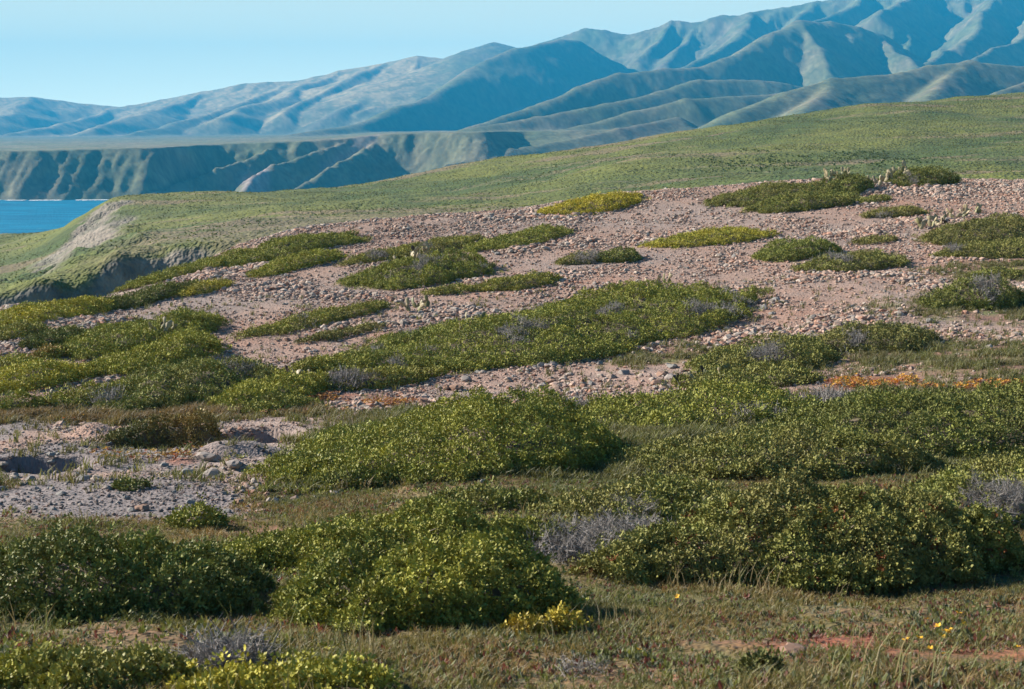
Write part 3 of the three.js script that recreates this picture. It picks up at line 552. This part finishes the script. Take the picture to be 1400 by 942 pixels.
shrub([-30, 460, 150, 415], 0.93, 0.26, { label: 'bright shrub strip on the brink where the gully widens', group: EDGE_GROUP, tint: 'bright', tint2: 'yellow' });
shrub([105, 428, 262, 394], 0.56, 0.25, { label: 'darker shrub strip just behind the brink of the gully', group: EDGE_GROUP, tint: 'green', tint2: 'dark' });
shrub([240, 408, 312, 388], 0.41, 0.15, { label: 'tiny yellow mat on the gravel near the gully brink', group: MAT_GROUP, tint: 'yellow' });
shrub([88, 490, 278, 440], 0.98, 0.35, { label: 'large bright mat low on the slope with prickly pear at its end', group: MAT_GROUP, tint: 'bright', tint2: 'green', dead: 0.15, skew: 0.45 });
shrub([120, 518, 288, 474], 0.74, 0.38, { label: 'rounded shrub directly below the large bright mat with prickly pear', group: KNOLL_GROUP, tint: 'bright', tint2: 'bright', skew: 0.5 });
shrub([155, 562, 355, 512], 1.28, 0.46, { label: 'largest of the green shrubs above the tan grass, grey along its back', tint: 'green', tint2: 'olive', dead: 0.12 });
shrub([300, 562, 432, 528], 0.70, 0.31, { label: 'green shrub between the grey-backed largest shrub and the small prickly pear', group: KNOLL_GROUP, tint: 'bright', tint2: 'bright' });
shrub([325, 570, 435, 555], 0.35, 0.21, { label: 'small dark shrub touching the tan grass strip', group: KNOLL_GROUP, tint: 'bright', tint2: 'dark' });
shrub([425, 535, 592, 514], 0.52, 0.25, { label: 'shrub with grey twigs joining the lower tip of the huge mat', group: KNOLL_GROUP, tint: 'bright', dead: 0.25 });
shrub([395, 512, 500, 492], 0.43, 0.23, { label: 'small shrub behind the little prickly pear above the tan grass', group: KNOLL_GROUP, tint: 'bright', dead: 0.2 });
shrub([-40, 548, 115, 505], 0.74, 0.23, { label: 'yellow-green low shrub downhill of the bright low mat', group: KNOLL_GROUP, tint: 'bright', tint2: 'yellow' });
shrub([45, 562, 175, 540], 0.43, 0.26, { label: 'rounded shrub with a tiny prickly pear beside it, above the tan grass', group: KNOLL_GROUP, tint: 'bright' });
shrub([-60, 568, 70, 560], 0.35, 0.17, { label: 'dark low shrub at the end of the tan grass strip', group: KNOLL_GROUP, tint: 'bright', tint2: 'dark' });
shrub([38, 477, 112, 460], 0.41, 0.23, { label: 'small dark mat on rubble below the gully brink', group: MAT_GROUP, tint: 'green', tint2: 'dark' });
shrub([52, 492, 95, 480], 0.29, 0.15, { label: 'tiny bronze mat next to the small dark one on rubble', group: MAT_GROUP, tint: 'bronze' });
shrub([-60, 520, 55, 500], 0.51, 0.20, { label: 'bright low mat on rubble downhill of the tiny bronze one', group: MAT_GROUP, tint: 'bright' });
shrub([-60, 486, 60, 452], 0.61, 0.21, { label: 'low bright shrub on rubble inside the brink strip', group: EDGE_GROUP, tint: 'bright' });

// ---------------------------------------------------------------- grey dead shrubs
function deadShrub(ax, w, h, n, label) {
  const q = zone(...ax, w), c = P(q.x, q.z), g = thing('dead_shrub', label, 'dead shrub', c), list = [];
  for (let i = 0; i < n; i++) { const a = R() * 6.283, r = Math.sqrt(R()), s = Math.cos(a) * r, t = Math.sin(a) * r, x = q.x + q.ex * s * q.L - q.ez * t * w, z = q.z + q.ez * s * q.L + q.ex * t * w, v = rr(0.6, 1.35); list.push([V(x - c.x, heightAt(x, z) - c.y + R() * h * (1 - r * r * 0.8), z - c.z), V(rr(-0.7, 0.7), h < 0.05 ? 0.15 : 1, rr(-0.7, 0.7)).normalize(), (h < 0.05 ? 0.6 : 1) * rr(0.7, 1.25), col(DEAD[0] * v, DEAD[1] * v, DEAD[2] * v)]); }
  copies('twigs', TWIG.near, twigMat, list, g);
  for (let i = 0; i < (h < 0.05 ? 0 : 7); i++) { const sp = [], si = []; let p = V(rr(-0.3, 0.3) * q.L, 0.02, rr(-0.3, 0.3) * w), d = V(rr(-0.5, 0.8), rr(0.15, 0.5), rr(-0.5, 0.5)); p.y = heightAt(p.x + c.x, p.z + c.z) - c.y; for (let k = 0; k < 4; k++) { const e = p.clone().addScaledVector(d, h * 0.5).add(V(rr(-0.04, 0.04), rr(-0.03, 0.05), rr(-0.04, 0.04))); stick(sp, si, p, e, 0.012 - k * 0.0025, 0.0095 - k * 0.0025); p = e; } mesh('branch', geoOf(sp, si), barkMat, g); }
}
deadShrub([740, 768, 930, 735], 0.55, 0.18, 420, 'grey dead shrub of bare twigs between the round bush and the broad olive shrub');
deadShrub([265, 915, 365, 905], 0.18, 0.07, 110, 'small grey dead twigs lying in the grass at the foot of the round bush');
deadShrub([1330, 720, 1420, 705], 0.3, 0.28, 160, 'grey dead twigs at the end of the low shrub');
deadShrub([740, 925, 830, 920], 0.14, 0.02, 16, 'pale dry twigs flattened in the short grass');

// ---------------------------------------------------------------- stones
function stoneGeo(detail, flat, rough) {
  const g = new THREE.IcosahedronGeometry(1, detail), p = g.attributes.position, o = rr(0, 90), cuts = Array.from({ length: 6 }, () => [V(rr(-1, 1), rr(-1, 1), rr(-1, 1)).normalize(), rr(0.55, 0.85)]);
  for (let i = 0; i < p.count; i++) { const v = V(p.getX(i), p.getY(i), p.getZ(i)); v.multiplyScalar(1 + rough * noise(v.x * 1.3 + o, v.y * 1.3 + v.z * 2.1)); for (const [n, k] of cuts) { const e = v.dot(n) - k; if (e > 0) v.addScaledVector(n, -e); } v.y *= flat; p.setXYZ(i, v.x, v.y, v.z); }
  g.computeVertexNormals(); g.deleteAttribute('uv'); return g;
}
const PEBBLE = Array.from({ length: 5 }, () => stoneGeo(0, rr(0.5, 0.85), 0.5)), ROCK = Array.from({ length: 7 }, () => stoneGeo(2, rr(0.55, 0.8), 0.45));
const stoneMat = mat(0xffffff, 0.95);
const covered = (x, z, m = 0.9) => shrubs.some(q => { const dx = x - q.x, dz = z - q.z; return Math.abs(dx) < q.L + q.w && Math.abs(dz) < q.L + q.w && inZone(q, x, z) < m; });
const stoneTone = () => { const v = rr(0.65, 1.35), t = R(); return t < 0.6 ? [0.38 * v, 0.265 * v, 0.215 * v] : t < 0.85 ? [0.34 * v, 0.285 * v, 0.25 * v] : [0.33 * v, 0.18 * v, 0.13 * v]; };
{
  const lists = PEBBLE.map(() => []);
  let n = 0;
  for (let i = 0; i < 760000 && n < 240000; i++) {
    const d = Math.sqrt(rr(12 * 12, 63 * 63)), u = rr(-0.43, 0.43), x = u * d, z = -d, m = groundMix(x, z);
    const stony = clamp(1 - m.grass * 0.97) * (1 - m.tan * 0.85) * (1 - m.slope * 0.8) * (1 - m.red * 0.8) * clamp(0.42 + 1.5 * fbm(x * 0.3 + 2, z * 0.3, 3) + 0.5 * fbm(x * 0.1, z * 0.1, 2), 0.13, 1);
    if (R() > stony || covered(x, z)) continue;
    const s = (d < 24 ? 0.009 : 0.013) + (d < 24 ? 0.03 : 0.05) * Math.pow(R(), 5) * (0.7 + d / 60) * (m.patch > 0.4 ? 0.7 : 0.7 + 1.1 * sst(0.05, 0.5, fbm(x * 0.3 + 2, z * 0.3, 3)));
    lists[n % 5].push([V(x, heightAt(x, z) + s * 0.25, z), V(rr(-0.3, 0.3), 1, rr(-0.3, 0.3)).normalize(), V(s * rr(0.8, 1.3), s, s * rr(0.8, 1.3)), col(...(m.patch > 0.5 ? stoneTone().map((v, k) => v * [0.55, 0.62, 0.7][k]) : stoneTone()))]); n++;
  }
  const g = new THREE.Group(); g.name = 'gravel'; g.userData = { kind: 'stuff', label: 'loose pinkish gravel strewn over the bare hillside', category: 'gravel' }; scene.add(g);
  lists.forEach(l => copies('gravel_stones', PEBBLE[lists.indexOf(l)], stoneMat, l, g));
}
const rockMats = [[0.36, 0.26, 0.21], [0.29, 0.245, 0.225], [0.40, 0.32, 0.27], [0.28, 0.17, 0.125], [0.24, 0.225, 0.215]].map(c => mat(col(...c), 0.95));
function rock(p, s, label, group, m) {
  const r = mesh(numbered('rock'), ROCK[Math.floor(R() * 7)], m ?? rockMats[Math.floor(R() * 5)], scene);
  r.position.copy(p).y += s * 0.22; r.scale.set(s * rr(0.85, 1.3), s * rr(0.8, 1.05), s * rr(0.85, 1.2)); r.rotation.y = R() * 6.28; r.userData = { label, category: 'rock' }; if (group) r.userData.group = group; return r;
}
for (const [px, py, s, label, m] of [
  [1007, 434, 0.15, 'largest pale boulder alone on the gravel below the huge shrub mat', 2], [1043, 423, 0.12, 'grey-green rock beside a pointed one on the gravel slope', 4], [1060, 412, 0.13, 'broad grey rock uphill of the largest pale boulder', 4], [1182, 424, 0.10, 'pale flat rock at the grassy edge of the gravel', 2],
  [1264, 388, 0.10, 'pinkish boulder in the grass above the dark shrub', 0], [1371, 377, 0.09, 'round pale rock on the grassy slope by the small shrub', 2], [1288, 384, 0.08, 'bluish grey rock beside the pinkish boulder', 4],
  [722, 494, 0.14, 'large grey rock below the edge of the huge shrub mat', 1], [706, 497, 0.13, 'brown block beside the large grey rock at the mat edge', 3], [745, 341, 0.16, 'pale ledge of rock on the open gravel', 2],
  [283, 630, 0.16, 'broad flat pale slab by the red ground beside the hollow', 1], [320, 637, 0.09, 'grey rock next to the broad flat slab', 1], [115, 657, 0.085, 'dark grey rock on the gravel patch', 4], [132, 657, 0.07, 'pale rock touching the dark grey one on the gravel patch', 2],
  [18, 656, 0.06, 'small pale triangular rock at the edge of the gravel patch', 2], [84, 677, 0.05, 'lone grey cobble on the gravel patch', 4], [45, 697, 0.06, 'low whitish rock in front of the gravel patch', 2], [195, 697, 0.075, 'dark brown rock in the grass edge of the gravel patch', 3],
  [327, 688, 0.06, 'reddish dark rock in the grass before the gravel patch', 3], [437, 669, 0.045, 'small white rounded stone before the big domed shrub', 2], [255, 648, 0.09, 'dark rock in the rubble heap before the slab', 4], [290, 652, 0.11, 'blocky grey rock in the rubble heap before the slab', 1],
  [1085, 893, 0.055, 'brown rock sunk in the reddish grassy ground', 3], [660, 661, 0.05, 'bluish rock in the grass before the big domed shrub', 4], [1373, 401, 0.07, 'pale rock beside the shadow of the dark slope shrub', 2],
]) rock(groundAt(px, py), s, label, null, rockMats[m]);
const TONE = ['pinkish', 'grey', 'pale tan', 'brown', 'dark grey'];
const beside = (p, list) => { let best = null, r = 1e9; for (const [px, py, name] of list) { const a = hillAt(px, py), e = Math.hypot(a.x - p.x, a.z - p.z); if (e < r) { r = e; best = name; } } return best; };
const ON_SLOPE = [[720, 470, 'the huge shrub mat'], [575, 380, 'the thick prickly pear mat'], [430, 440, 'the long narrow mat'], [1085, 350, 'the compact blue-green shrub'], [800, 285, 'the yellow-green crest mat'], [1070, 280, 'the crest shrub mats'], [1330, 325, 'the olive mat with prickly pears'], [1170, 365, 'the ragged low shrub'], [1030, 500, 'the olive mound'], [390, 350, 'the broad mat near the gully'], [200, 460, 'the large bright mat'], [845, 355, 'the small dark round shrub'], [960, 330, 'the long yellow-green mat'], [1040, 430, 'the largest boulder'], [1190, 470, 'the grey-topped mound'], [710, 330, 'the mat running uphill']];
const ON_PATCH = [[225, 606, 'the eroded hollow'], [283, 632, 'the broad flat slab'], [50, 640, 'the small shaded pit'], [178, 668, 'the tiny dark plant'], [380, 640, 'the big domed shrub'], [110, 700, 'the dark front shrub'], [270, 710, 'the small green shrub']];
{
  let n = 0;
  for (let i = 0; i < 20000 && n < 265; i++) {
    const band = R(), left = band < 0.2;
    const p = left ? groundAt(rr(0, 420), rr(615, 715)) : band < 0.6 ? groundAt(rr(560, 1060), rr(425, 535)) : groundAt(rr(150, 1400), rr(255, 500));
    if (p.z < -60) continue;
    const m = groundMix(p.x, p.z); if (m.grass > 0.4 || m.slope > 0.4 || m.tan > 0.5 || covered(p.x, p.z, 1.02)) continue;
    const s = left ? 0.022 + 0.04 * R() * R() : 0.06 + 0.08 * R() * R(), k = left ? (R() < 0.5 ? 1 : 4) : Math.floor(R() * 5), big = s > (left ? 0.045 : 0.105) ? 'large ' : s < (left ? 0.029 : 0.075) ? 'small ' : '', ref = beside(p, left ? ON_PATCH : ON_SLOPE);
    rock(p, s, left ? `${big}${TONE[k]} cobble on the gravel patch beside ${ref}` : `${big}${TONE[k]} angular rock on the bare gravel beside ${ref}`, left ? `cobbles beside ${ref}` : `rocks beside ${ref}`, rockMats[k]); n++;
  }
}

// ---------------------------------------------------------------- prickly pears
function padGeo() { const g = new THREE.SphereGeometry(1, 8, 6), p = g.attributes.position; for (let i = 0; i < p.count; i++) { const y = p.getY(i), k = 0.78 + 0.22 * y; p.setXYZ(i, p.getX(i) * 0.68 * k, y + 1, p.getZ(i) * 0.17); } g.computeVertexNormals(); return g; }
const PAD = padGeo(), padMats = [[0.24, 0.22, 0.10], [0.30, 0.25, 0.145], [0.14, 0.14, 0.055], [0.32, 0.26, 0.155]].map(c => mat(col(...c), 0.6));
const deadPad = mat(col(0.07, 0.045, 0.03), 0.9);
function pear(x1, y1, x2, y2, n, size, label, pale = 0.5) {
  const a = hillAt(x1, y1), b = hillAt(x2, y2), c = a.clone().lerp(b, 0.5), g = thing('prickly_pear', label, 'cactus', P(c.x, c.z)), dx = b.x - a.x, dz = b.z - a.z;
  const lift = (x, z) => { let h = heightAt(x, z); for (const q of shrubs) { const ux = x - q.x, uz = z - q.z, L = q.L * 1.04, s = (ux * q.ex + uz * q.ez) / L, t = (-ux * q.ez + uz * q.ex) / q.w; if (s * s + t * t < 1) h = Math.max(h, heightAt(x, z) + q.tall(s, t) * 0.95); } return h; };
  const put = (p, tilt, turn, s, m) => { const o = mesh('pad', PAD, m, g); o.position.copy(p); o.rotation.set(tilt[0], turn, tilt[1], 'YXZ'); o.scale.setScalar(s); return o; };
  for (let i = 0; i < n; i++) {
    const k = n > 1 ? i / (n - 1) : 0.5, x = a.x + dx * k + rr(-0.12, 0.12), z = a.z + dz * k + rr(-0.2, 0.2), base = V(x - g.position.x, lift(x, z) - g.position.y - 0.03, z - g.position.z);
    let s = size * 1.35 * rr(0.8, 1.15), tilt = [rr(-0.4, 0.4), rr(-0.8, 0.8)], turn = rr(-1.3, 0.3);
    const m = R() < 0.12 ? deadPad : padMats[R() < pale ? (R() < 0.5 ? 1 : 3) : R() < 0.5 ? 0 : 2];
    const o = put(base, tilt, turn, s, m); o.updateMatrix();
    for (let t = 0; t < 2; t++) { if (R() < 0.2) continue; const tip = V(rr(-0.35, 0.35), rr(1.55, 1.9), 0).applyMatrix4(o.matrix); put(tip, [tilt[0] + rr(-0.4, 0.4), tilt[1] + (t ? -1 : 1) * rr(0.2, 0.7)], turn + rr(-0.6, 0.6), s * rr(0.7, 0.95), R() < pale ? padMats[3] : m); }
  }
}
pear(560, 428, 582, 418, 7, 0.085, 'tall dark prickly pear cactus at the tip of the huge shrub mat', 0.35);
pear(628, 470, 658, 462, 6, 0.07, 'prickly pear half hidden in the huge shrub mat beside a grey patch', 0.4);
pear(880, 394, 912, 388, 7, 0.07, 'dark and pale prickly pear on the upper edge of the huge shrub mat', 0.45);
pear(548, 362, 584, 350, 11, 0.085, 'pale prickly pear growing in the thick green shrub mat', 0.8);
pear(1122, 257, 1165, 253, 11, 0.10, 'dark prickly pear clump on the crest beside the olive shrub mat', 0.4);
pear(1190, 254, 1238, 249, 15, 0.11, 'big pale prickly pear clump standing against the green hill on the crest', 0.9);
pear(1255, 312, 1292, 306, 12, 0.09, 'pale prickly pear at the tip of the olive shrub mat', 0.85);
pear(1294, 300, 1345, 290, 13, 0.085, 'line of pale prickly pear pads among rocks behind the olive shrub mat', 0.8);
pear(400, 532, 420, 526, 6, 0.075, 'small pale prickly pear among the shrubs above the tan grass', 0.85);
pear(212, 468, 234, 463, 6, 0.07, 'prickly pear between two shrub mats low on the gravel slope', 0.7);
pear(922, 530, 1000, 522, 12, 0.05, 'row of pale grey-green prickly pear pads behind the long shrub crest', 0.25);
pear(70, 558, 82, 556, 3, 0.05, 'tiny pale prickly pear in the shrubs above the tan grass', 0.9);

// ---------------------------------------------------------------- grass and flowers
function tuft(n, len, wid, lean) {
  const pos = [], idx = [];
  for (let i = 0; i < n; i++) { const a = rr(0, 6.28), l = len * rr(0.5, 1.1), b = V(rr(-0.5, 0.5), 0, rr(-0.5, 0.5)).multiplyScalar(len * 0.7), s = V(-Math.sin(a), 0, Math.cos(a)).multiplyScalar(wid), k = lean * rr(0.3, 1), m = b.clone().add(V(Math.cos(a) * k * l * 0.3, l * 0.55, Math.sin(a) * k * l * 0.3)), t = b.clone().add(V(Math.cos(a) * k * l, l * 0.95, Math.sin(a) * k * l)); const o = pos.length / 3; for (const p of [b.clone().sub(s), b.clone().add(s), m.clone().sub(s), m.clone().add(s), t]) pos.push(p.x, p.y, p.z); idx.push(o, o + 1, o + 2, o + 1, o + 3, o + 2, o + 2, o + 3, o + 4); }
  return geoOf(pos, idx);
}
const grassMat = new THREE.MeshPhysicalMaterial({ color: 0xffffff, roughness: 0.9, transmission: 0.45, thickness: 0, side: THREE.DoubleSide });
function meadow(name, label, geos, n, dmin, dmax, want, tone, size) {
  const lists = geos.map(() => []);
  for (let i = 0, k = 0; i < n * 8 && k < n; i++) {
    const d = Math.sqrt(rr(dmin * dmin, dmax * dmax)), x = rr(-0.44, 0.44) * d, z = -d, m = groundMix(x, z);
    if (R() > want(m, x, z) || covered(x, z, 0.82)) continue;
    const t = tone(m, x, z), v = rr(0.7, 1.3); lists[k % geos.length].push([V(x, heightAt(x, z) - 0.006, z), V(rr(-0.25, 0.35), 1, rr(-0.25, 0.25)).normalize(), size * rr(0.5, 1.4) * (1 + 0.9 * noise(x * 1.4, z * 1.4)), col(t[0] * v, t[1] * v, t[2] * v)]); k++;
  }
  const g = new THREE.Group(); g.name = name; g.userData = { kind: 'stuff', label, category: 'grass' }; scene.add(g);
  lists.forEach((l, i) => l.length && copies('grass_tufts', geos[i], grassMat, l, g));
}
const TUFT = [0, 1, 2].map(() => tuft(12, 0.046, 0.0017, 1.0)), HERB = [0, 1, 2].map(() => leafSprig(9, 0.035, 0.014, 0.02, false)), LOW = [0, 1].map(() => tuft(12, 0.16, 0.006, 0.9));
const straw = [0.30, 0.19, 0.055], lush = [0.15, 0.162, 0.03], drab = [0.17, 0.155, 0.05];
meadow('grass', 'short yellowish green grass over the foreground earth', TUFT, 42000, 4, 17, (m, x, z) => m.grass * clamp(0.58 + 1.5 * fbm(x * 0.8, z * 0.8, 3) - 0.45 * m.red, 0.06, 1), (m, x, z) => mix3(lush, straw, clamp(0.42 + 1.1 * fbm(x * 0.9 + 4, z * 0.9, 2) + rr(-0.25, 0.25))), 1);
meadow('tall_grass', 'taller pale seed stalks standing in the foreground grass', [0, 1].map(() => tuft(5, 0.15, 0.0016, 0.5)), 900, 4.5, 13, (m, x, z) => m.grass * clamp(0.1 + 1.6 * fbm(x * 0.7 + 3, z * 0.7 + 11, 3)), () => R() < 0.5 ? [0.30, 0.23, 0.10] : [0.18, 0.19, 0.055], 1);
meadow('herb_cover', 'small green and reddish herbs between the foreground grass', HERB, 34000, 4, 17, (m, x, z) => m.grass * clamp(0.4 + 1.2 * fbm(x * 0.9 + 9, z * 0.9, 3), 0.05, 1), (m, x, z) => R() < 0.22 ? [0.17, 0.05, 0.03] : R() < 0.3 ? [0.10, 0.12, 0.06] : lush, 0.8);
meadow('slope_grass', 'thin grass and herbs on the slope between the shrubs', LOW, 26000, 15, 40, m => clamp(Math.max(m.grass * sst(13, 16, m.d) * 0.9, m.slope * clamp(0.3 + 1.2 * fbm(m.x * 0.9, m.z * 0.9, 2)), m.tan * 0.8, m.patch * 0.06, 0.012)), (m, x, z) => mix3(mix3(drab, lush, clamp(0.5 + fbm(x * 0.6, z * 0.6, 2))), [0.21, 0.14, 0.055], clamp(m.tan * 0.9 + rr(-0.1, 0.25))), 0.75);
{
  const blossom = (n, r) => { const pos = [], idx = []; for (let i = 0; i < n; i++) { const a = i / n * 6.2832, o = pos.length / 3; pos.push(0, 0, 0, Math.cos(a - 0.5) * r, r * 0.45, Math.sin(a - 0.5) * r, Math.cos(a + 0.5) * r, r * 0.45, Math.sin(a + 0.5) * r, Math.cos(a) * r * 1.25, r * 0.7, Math.sin(a) * r * 1.25); idx.push(o, o + 2, o + 1, o + 1, o + 2, o + 3); } return geoOf(pos, idx); };
  const B = blossom(5, 0.016), yellow = mat(col(0.78, 0.42, 0.02), 0.7, { side: THREE.DoubleSide }), violet = mat(col(0.30, 0.22, 0.55), 0.7, { side: THREE.DoubleSide }), sg = (() => { const p = [], i = []; stick(p, i, V(0, -0.01, 0), V(0.01, 0.13, 0), 0.0018, 0.0013); return geoOf(p, i); })(), sm = mat(col(0.08, 0.11, 0.03), 0.8);
  const flower = (px, py, m, s, label, group, lift = 0) => { const p = groundAt(px, py); const g = thing('wildflower', label, 'flower', p, R() * 6, group); const st = mesh('stem', sg, sm, g); st.scale.setScalar(s); const b = mesh('blossom', B, m, g); b.position.set(0.01 * s, 0.13 * s, 0); b.scale.setScalar(s); b.rotation.set(rr(0.1, 0.7), 0, rr(-0.4, 0.4)); };
  for (const [px, py] of [[1240, 912], [1258, 915], [1268, 918], [1290, 922], [1300, 900], [1283, 905], [1312, 890], [1308, 876], [1268, 875], [1290, 885], [1296, 906], [1282, 890], [1391, 912], [1393, 840]]) flower(px, py, yellow, rr(0.6, 1.05), 'yellow wildflower in the red-brown grassy ground below the broad olive shrub', 'yellow flowers in the red-brown ground');
  for (const [px, py] of [[925, 840], [917, 863], [872, 918], [640, 690], [625, 695], [655, 688], [808, 680], [835, 680], [795, 684], [560, 700], [600, 692]]) flower(px, py, yellow, rr(0.6, 0.9), 'single yellow wildflower scattered in the green grass', 'scattered yellow flowers');
  flower(795, 830, violet, 0.9, 'tiny violet wildflower beside the shaded flank of the round bush');
  // flower carpets, past counting
  const carpet = (name, label, zones, n, tones, dens) => { const list = []; for (const q of zones) for (let i = 0; i < n; i++) { const a = R() * 6.283, r = Math.sqrt(R()) * 1.1, s = Math.cos(a) * r, t = Math.sin(a) * r, x = q.x + q.ex * s * q.L - q.ez * t * q.w, z = q.z + q.ez * s * q.L + q.ex * t * q.w; if (R() > clamp(dens + 1.3 * fbm(x * 0.9, z * 0.9, 3)) || covered(x, z)) continue; const c = tones[Math.floor(R() * tones.length)], v = rr(0.7, 1.25); list.push([V(x, heightAt(x, z) + rr(0.02, 0.10), z), V(rr(-0.5, 0.5), 1, rr(-0.5, 0.5)).normalize(), rr(1.2, 2.2), col(c[0] * v, c[1] * v, c[2] * v)]); }
    const m = copies(name, B, grassMat, list, scene); m.userData = { kind: 'stuff', label, category: 'flowers' }; };
  carpet('flower_carpet', 'carpet of yellow and orange flowers above the wide dark shrub', [zone(1130, 528, 1250, 521, 0.5), zone(1350, 533, 1440, 529, 0.4), zone(1240, 531, 1380, 530, 0.4)], 1100, [[0.75, 0.40, 0.02], [0.70, 0.30, 0.02], [0.30, 0.07, 0.02]], 0.25);
  carpet('orange_flower_carpet', 'orange and rust coloured ground flowers at the foot of the gravel', [zone(450, 556, 535, 545, 0.9)], 2600, [[0.42, 0.18, 0.04], [0.50, 0.26, 0.04], [0.28, 0.10, 0.04]], 0.2);
  carpet('strip_flowers', 'sparse orange flowers in the tan grass strip', [zone(60, 572, 470, 564, 0.8), zone(120, 625, 270, 622, 0.5)], 500, [[0.45, 0.25, 0.04], [0.30, 0.10, 0.03], [0.25, 0.17, 0.06]], 0.15);
}
{ // tussocks that give the grass hill its nap
  const LUSH = P3(1080, 215, 165), T = [0, 1].map(() => tuft(9, 0.17, 0.025, 1.6)), lists = [[], []];
  for (let i = 0; i < 90000; i++) {
    const d = Math.sqrt(rr(85 * 85, 285 * 285)), u = rr(-0.42, 0.42), x = u * d, z = -d, e = 1.0;
    const st = Math.hypot(heightAt(x + e, z) - heightAt(x - e, z), heightAt(x, z + e) - heightAt(x, z - e)) / (2 * e);
    if (st > 0.45 || scarpAt(x, z) > 0.3 || R() > clamp(0.4 + 1.6 * fbm(x * 0.06, z * 0.1, 3) + 0.7 * noise(x * 0.5, z * 0.9))) continue;
    const g = clamp(0.5 + 1.2 * fbm(x * 0.04 + 7, z * 0.05, 3)), v = rr(0.75, 1.25), c = mix3([0.165, 0.178, 0.036], [0.092, 0.132, 0.03], g);
    const lush2 = sst(1.1, 0.5, Math.hypot((x - LUSH.x) / 17, (z - LUSH.z) / 22) + 0.5 * noise(x * 0.15, z * 0.15)), mm = lush2 * (R() < 0.8 ? 1 : 0); if (mm > 0.2) { c[0] *= 0.6; c[1] *= 0.75; c[2] *= 0.7; }
    lists[i & 1].push([V(x, heightAt(x, z) - 0.04, z), V(rr(-0.2, 0.4), 1, rr(-0.2, 0.2)).normalize(), rr(0.5, 1.15) * (1 + 0.6 * mm), col(c[0] * v, c[1] * v, c[2] * v)]);
  }
  const g = new THREE.Group(); g.name = 'hill_grass'; g.userData = { kind: 'stuff', label: 'green tussock grass over the smooth hill', category: 'grass' }; scene.add(g);
  lists.forEach((l, i) => copies('tussocks', T[i], grassMat, l, g));
}
{ let n = 0; scene.traverse(o => { if (o.isInstancedMesh) n += o.count; }); console.log('shrubs', shrubs.length, 'copies', n); }
renderer.render(scene, camera);
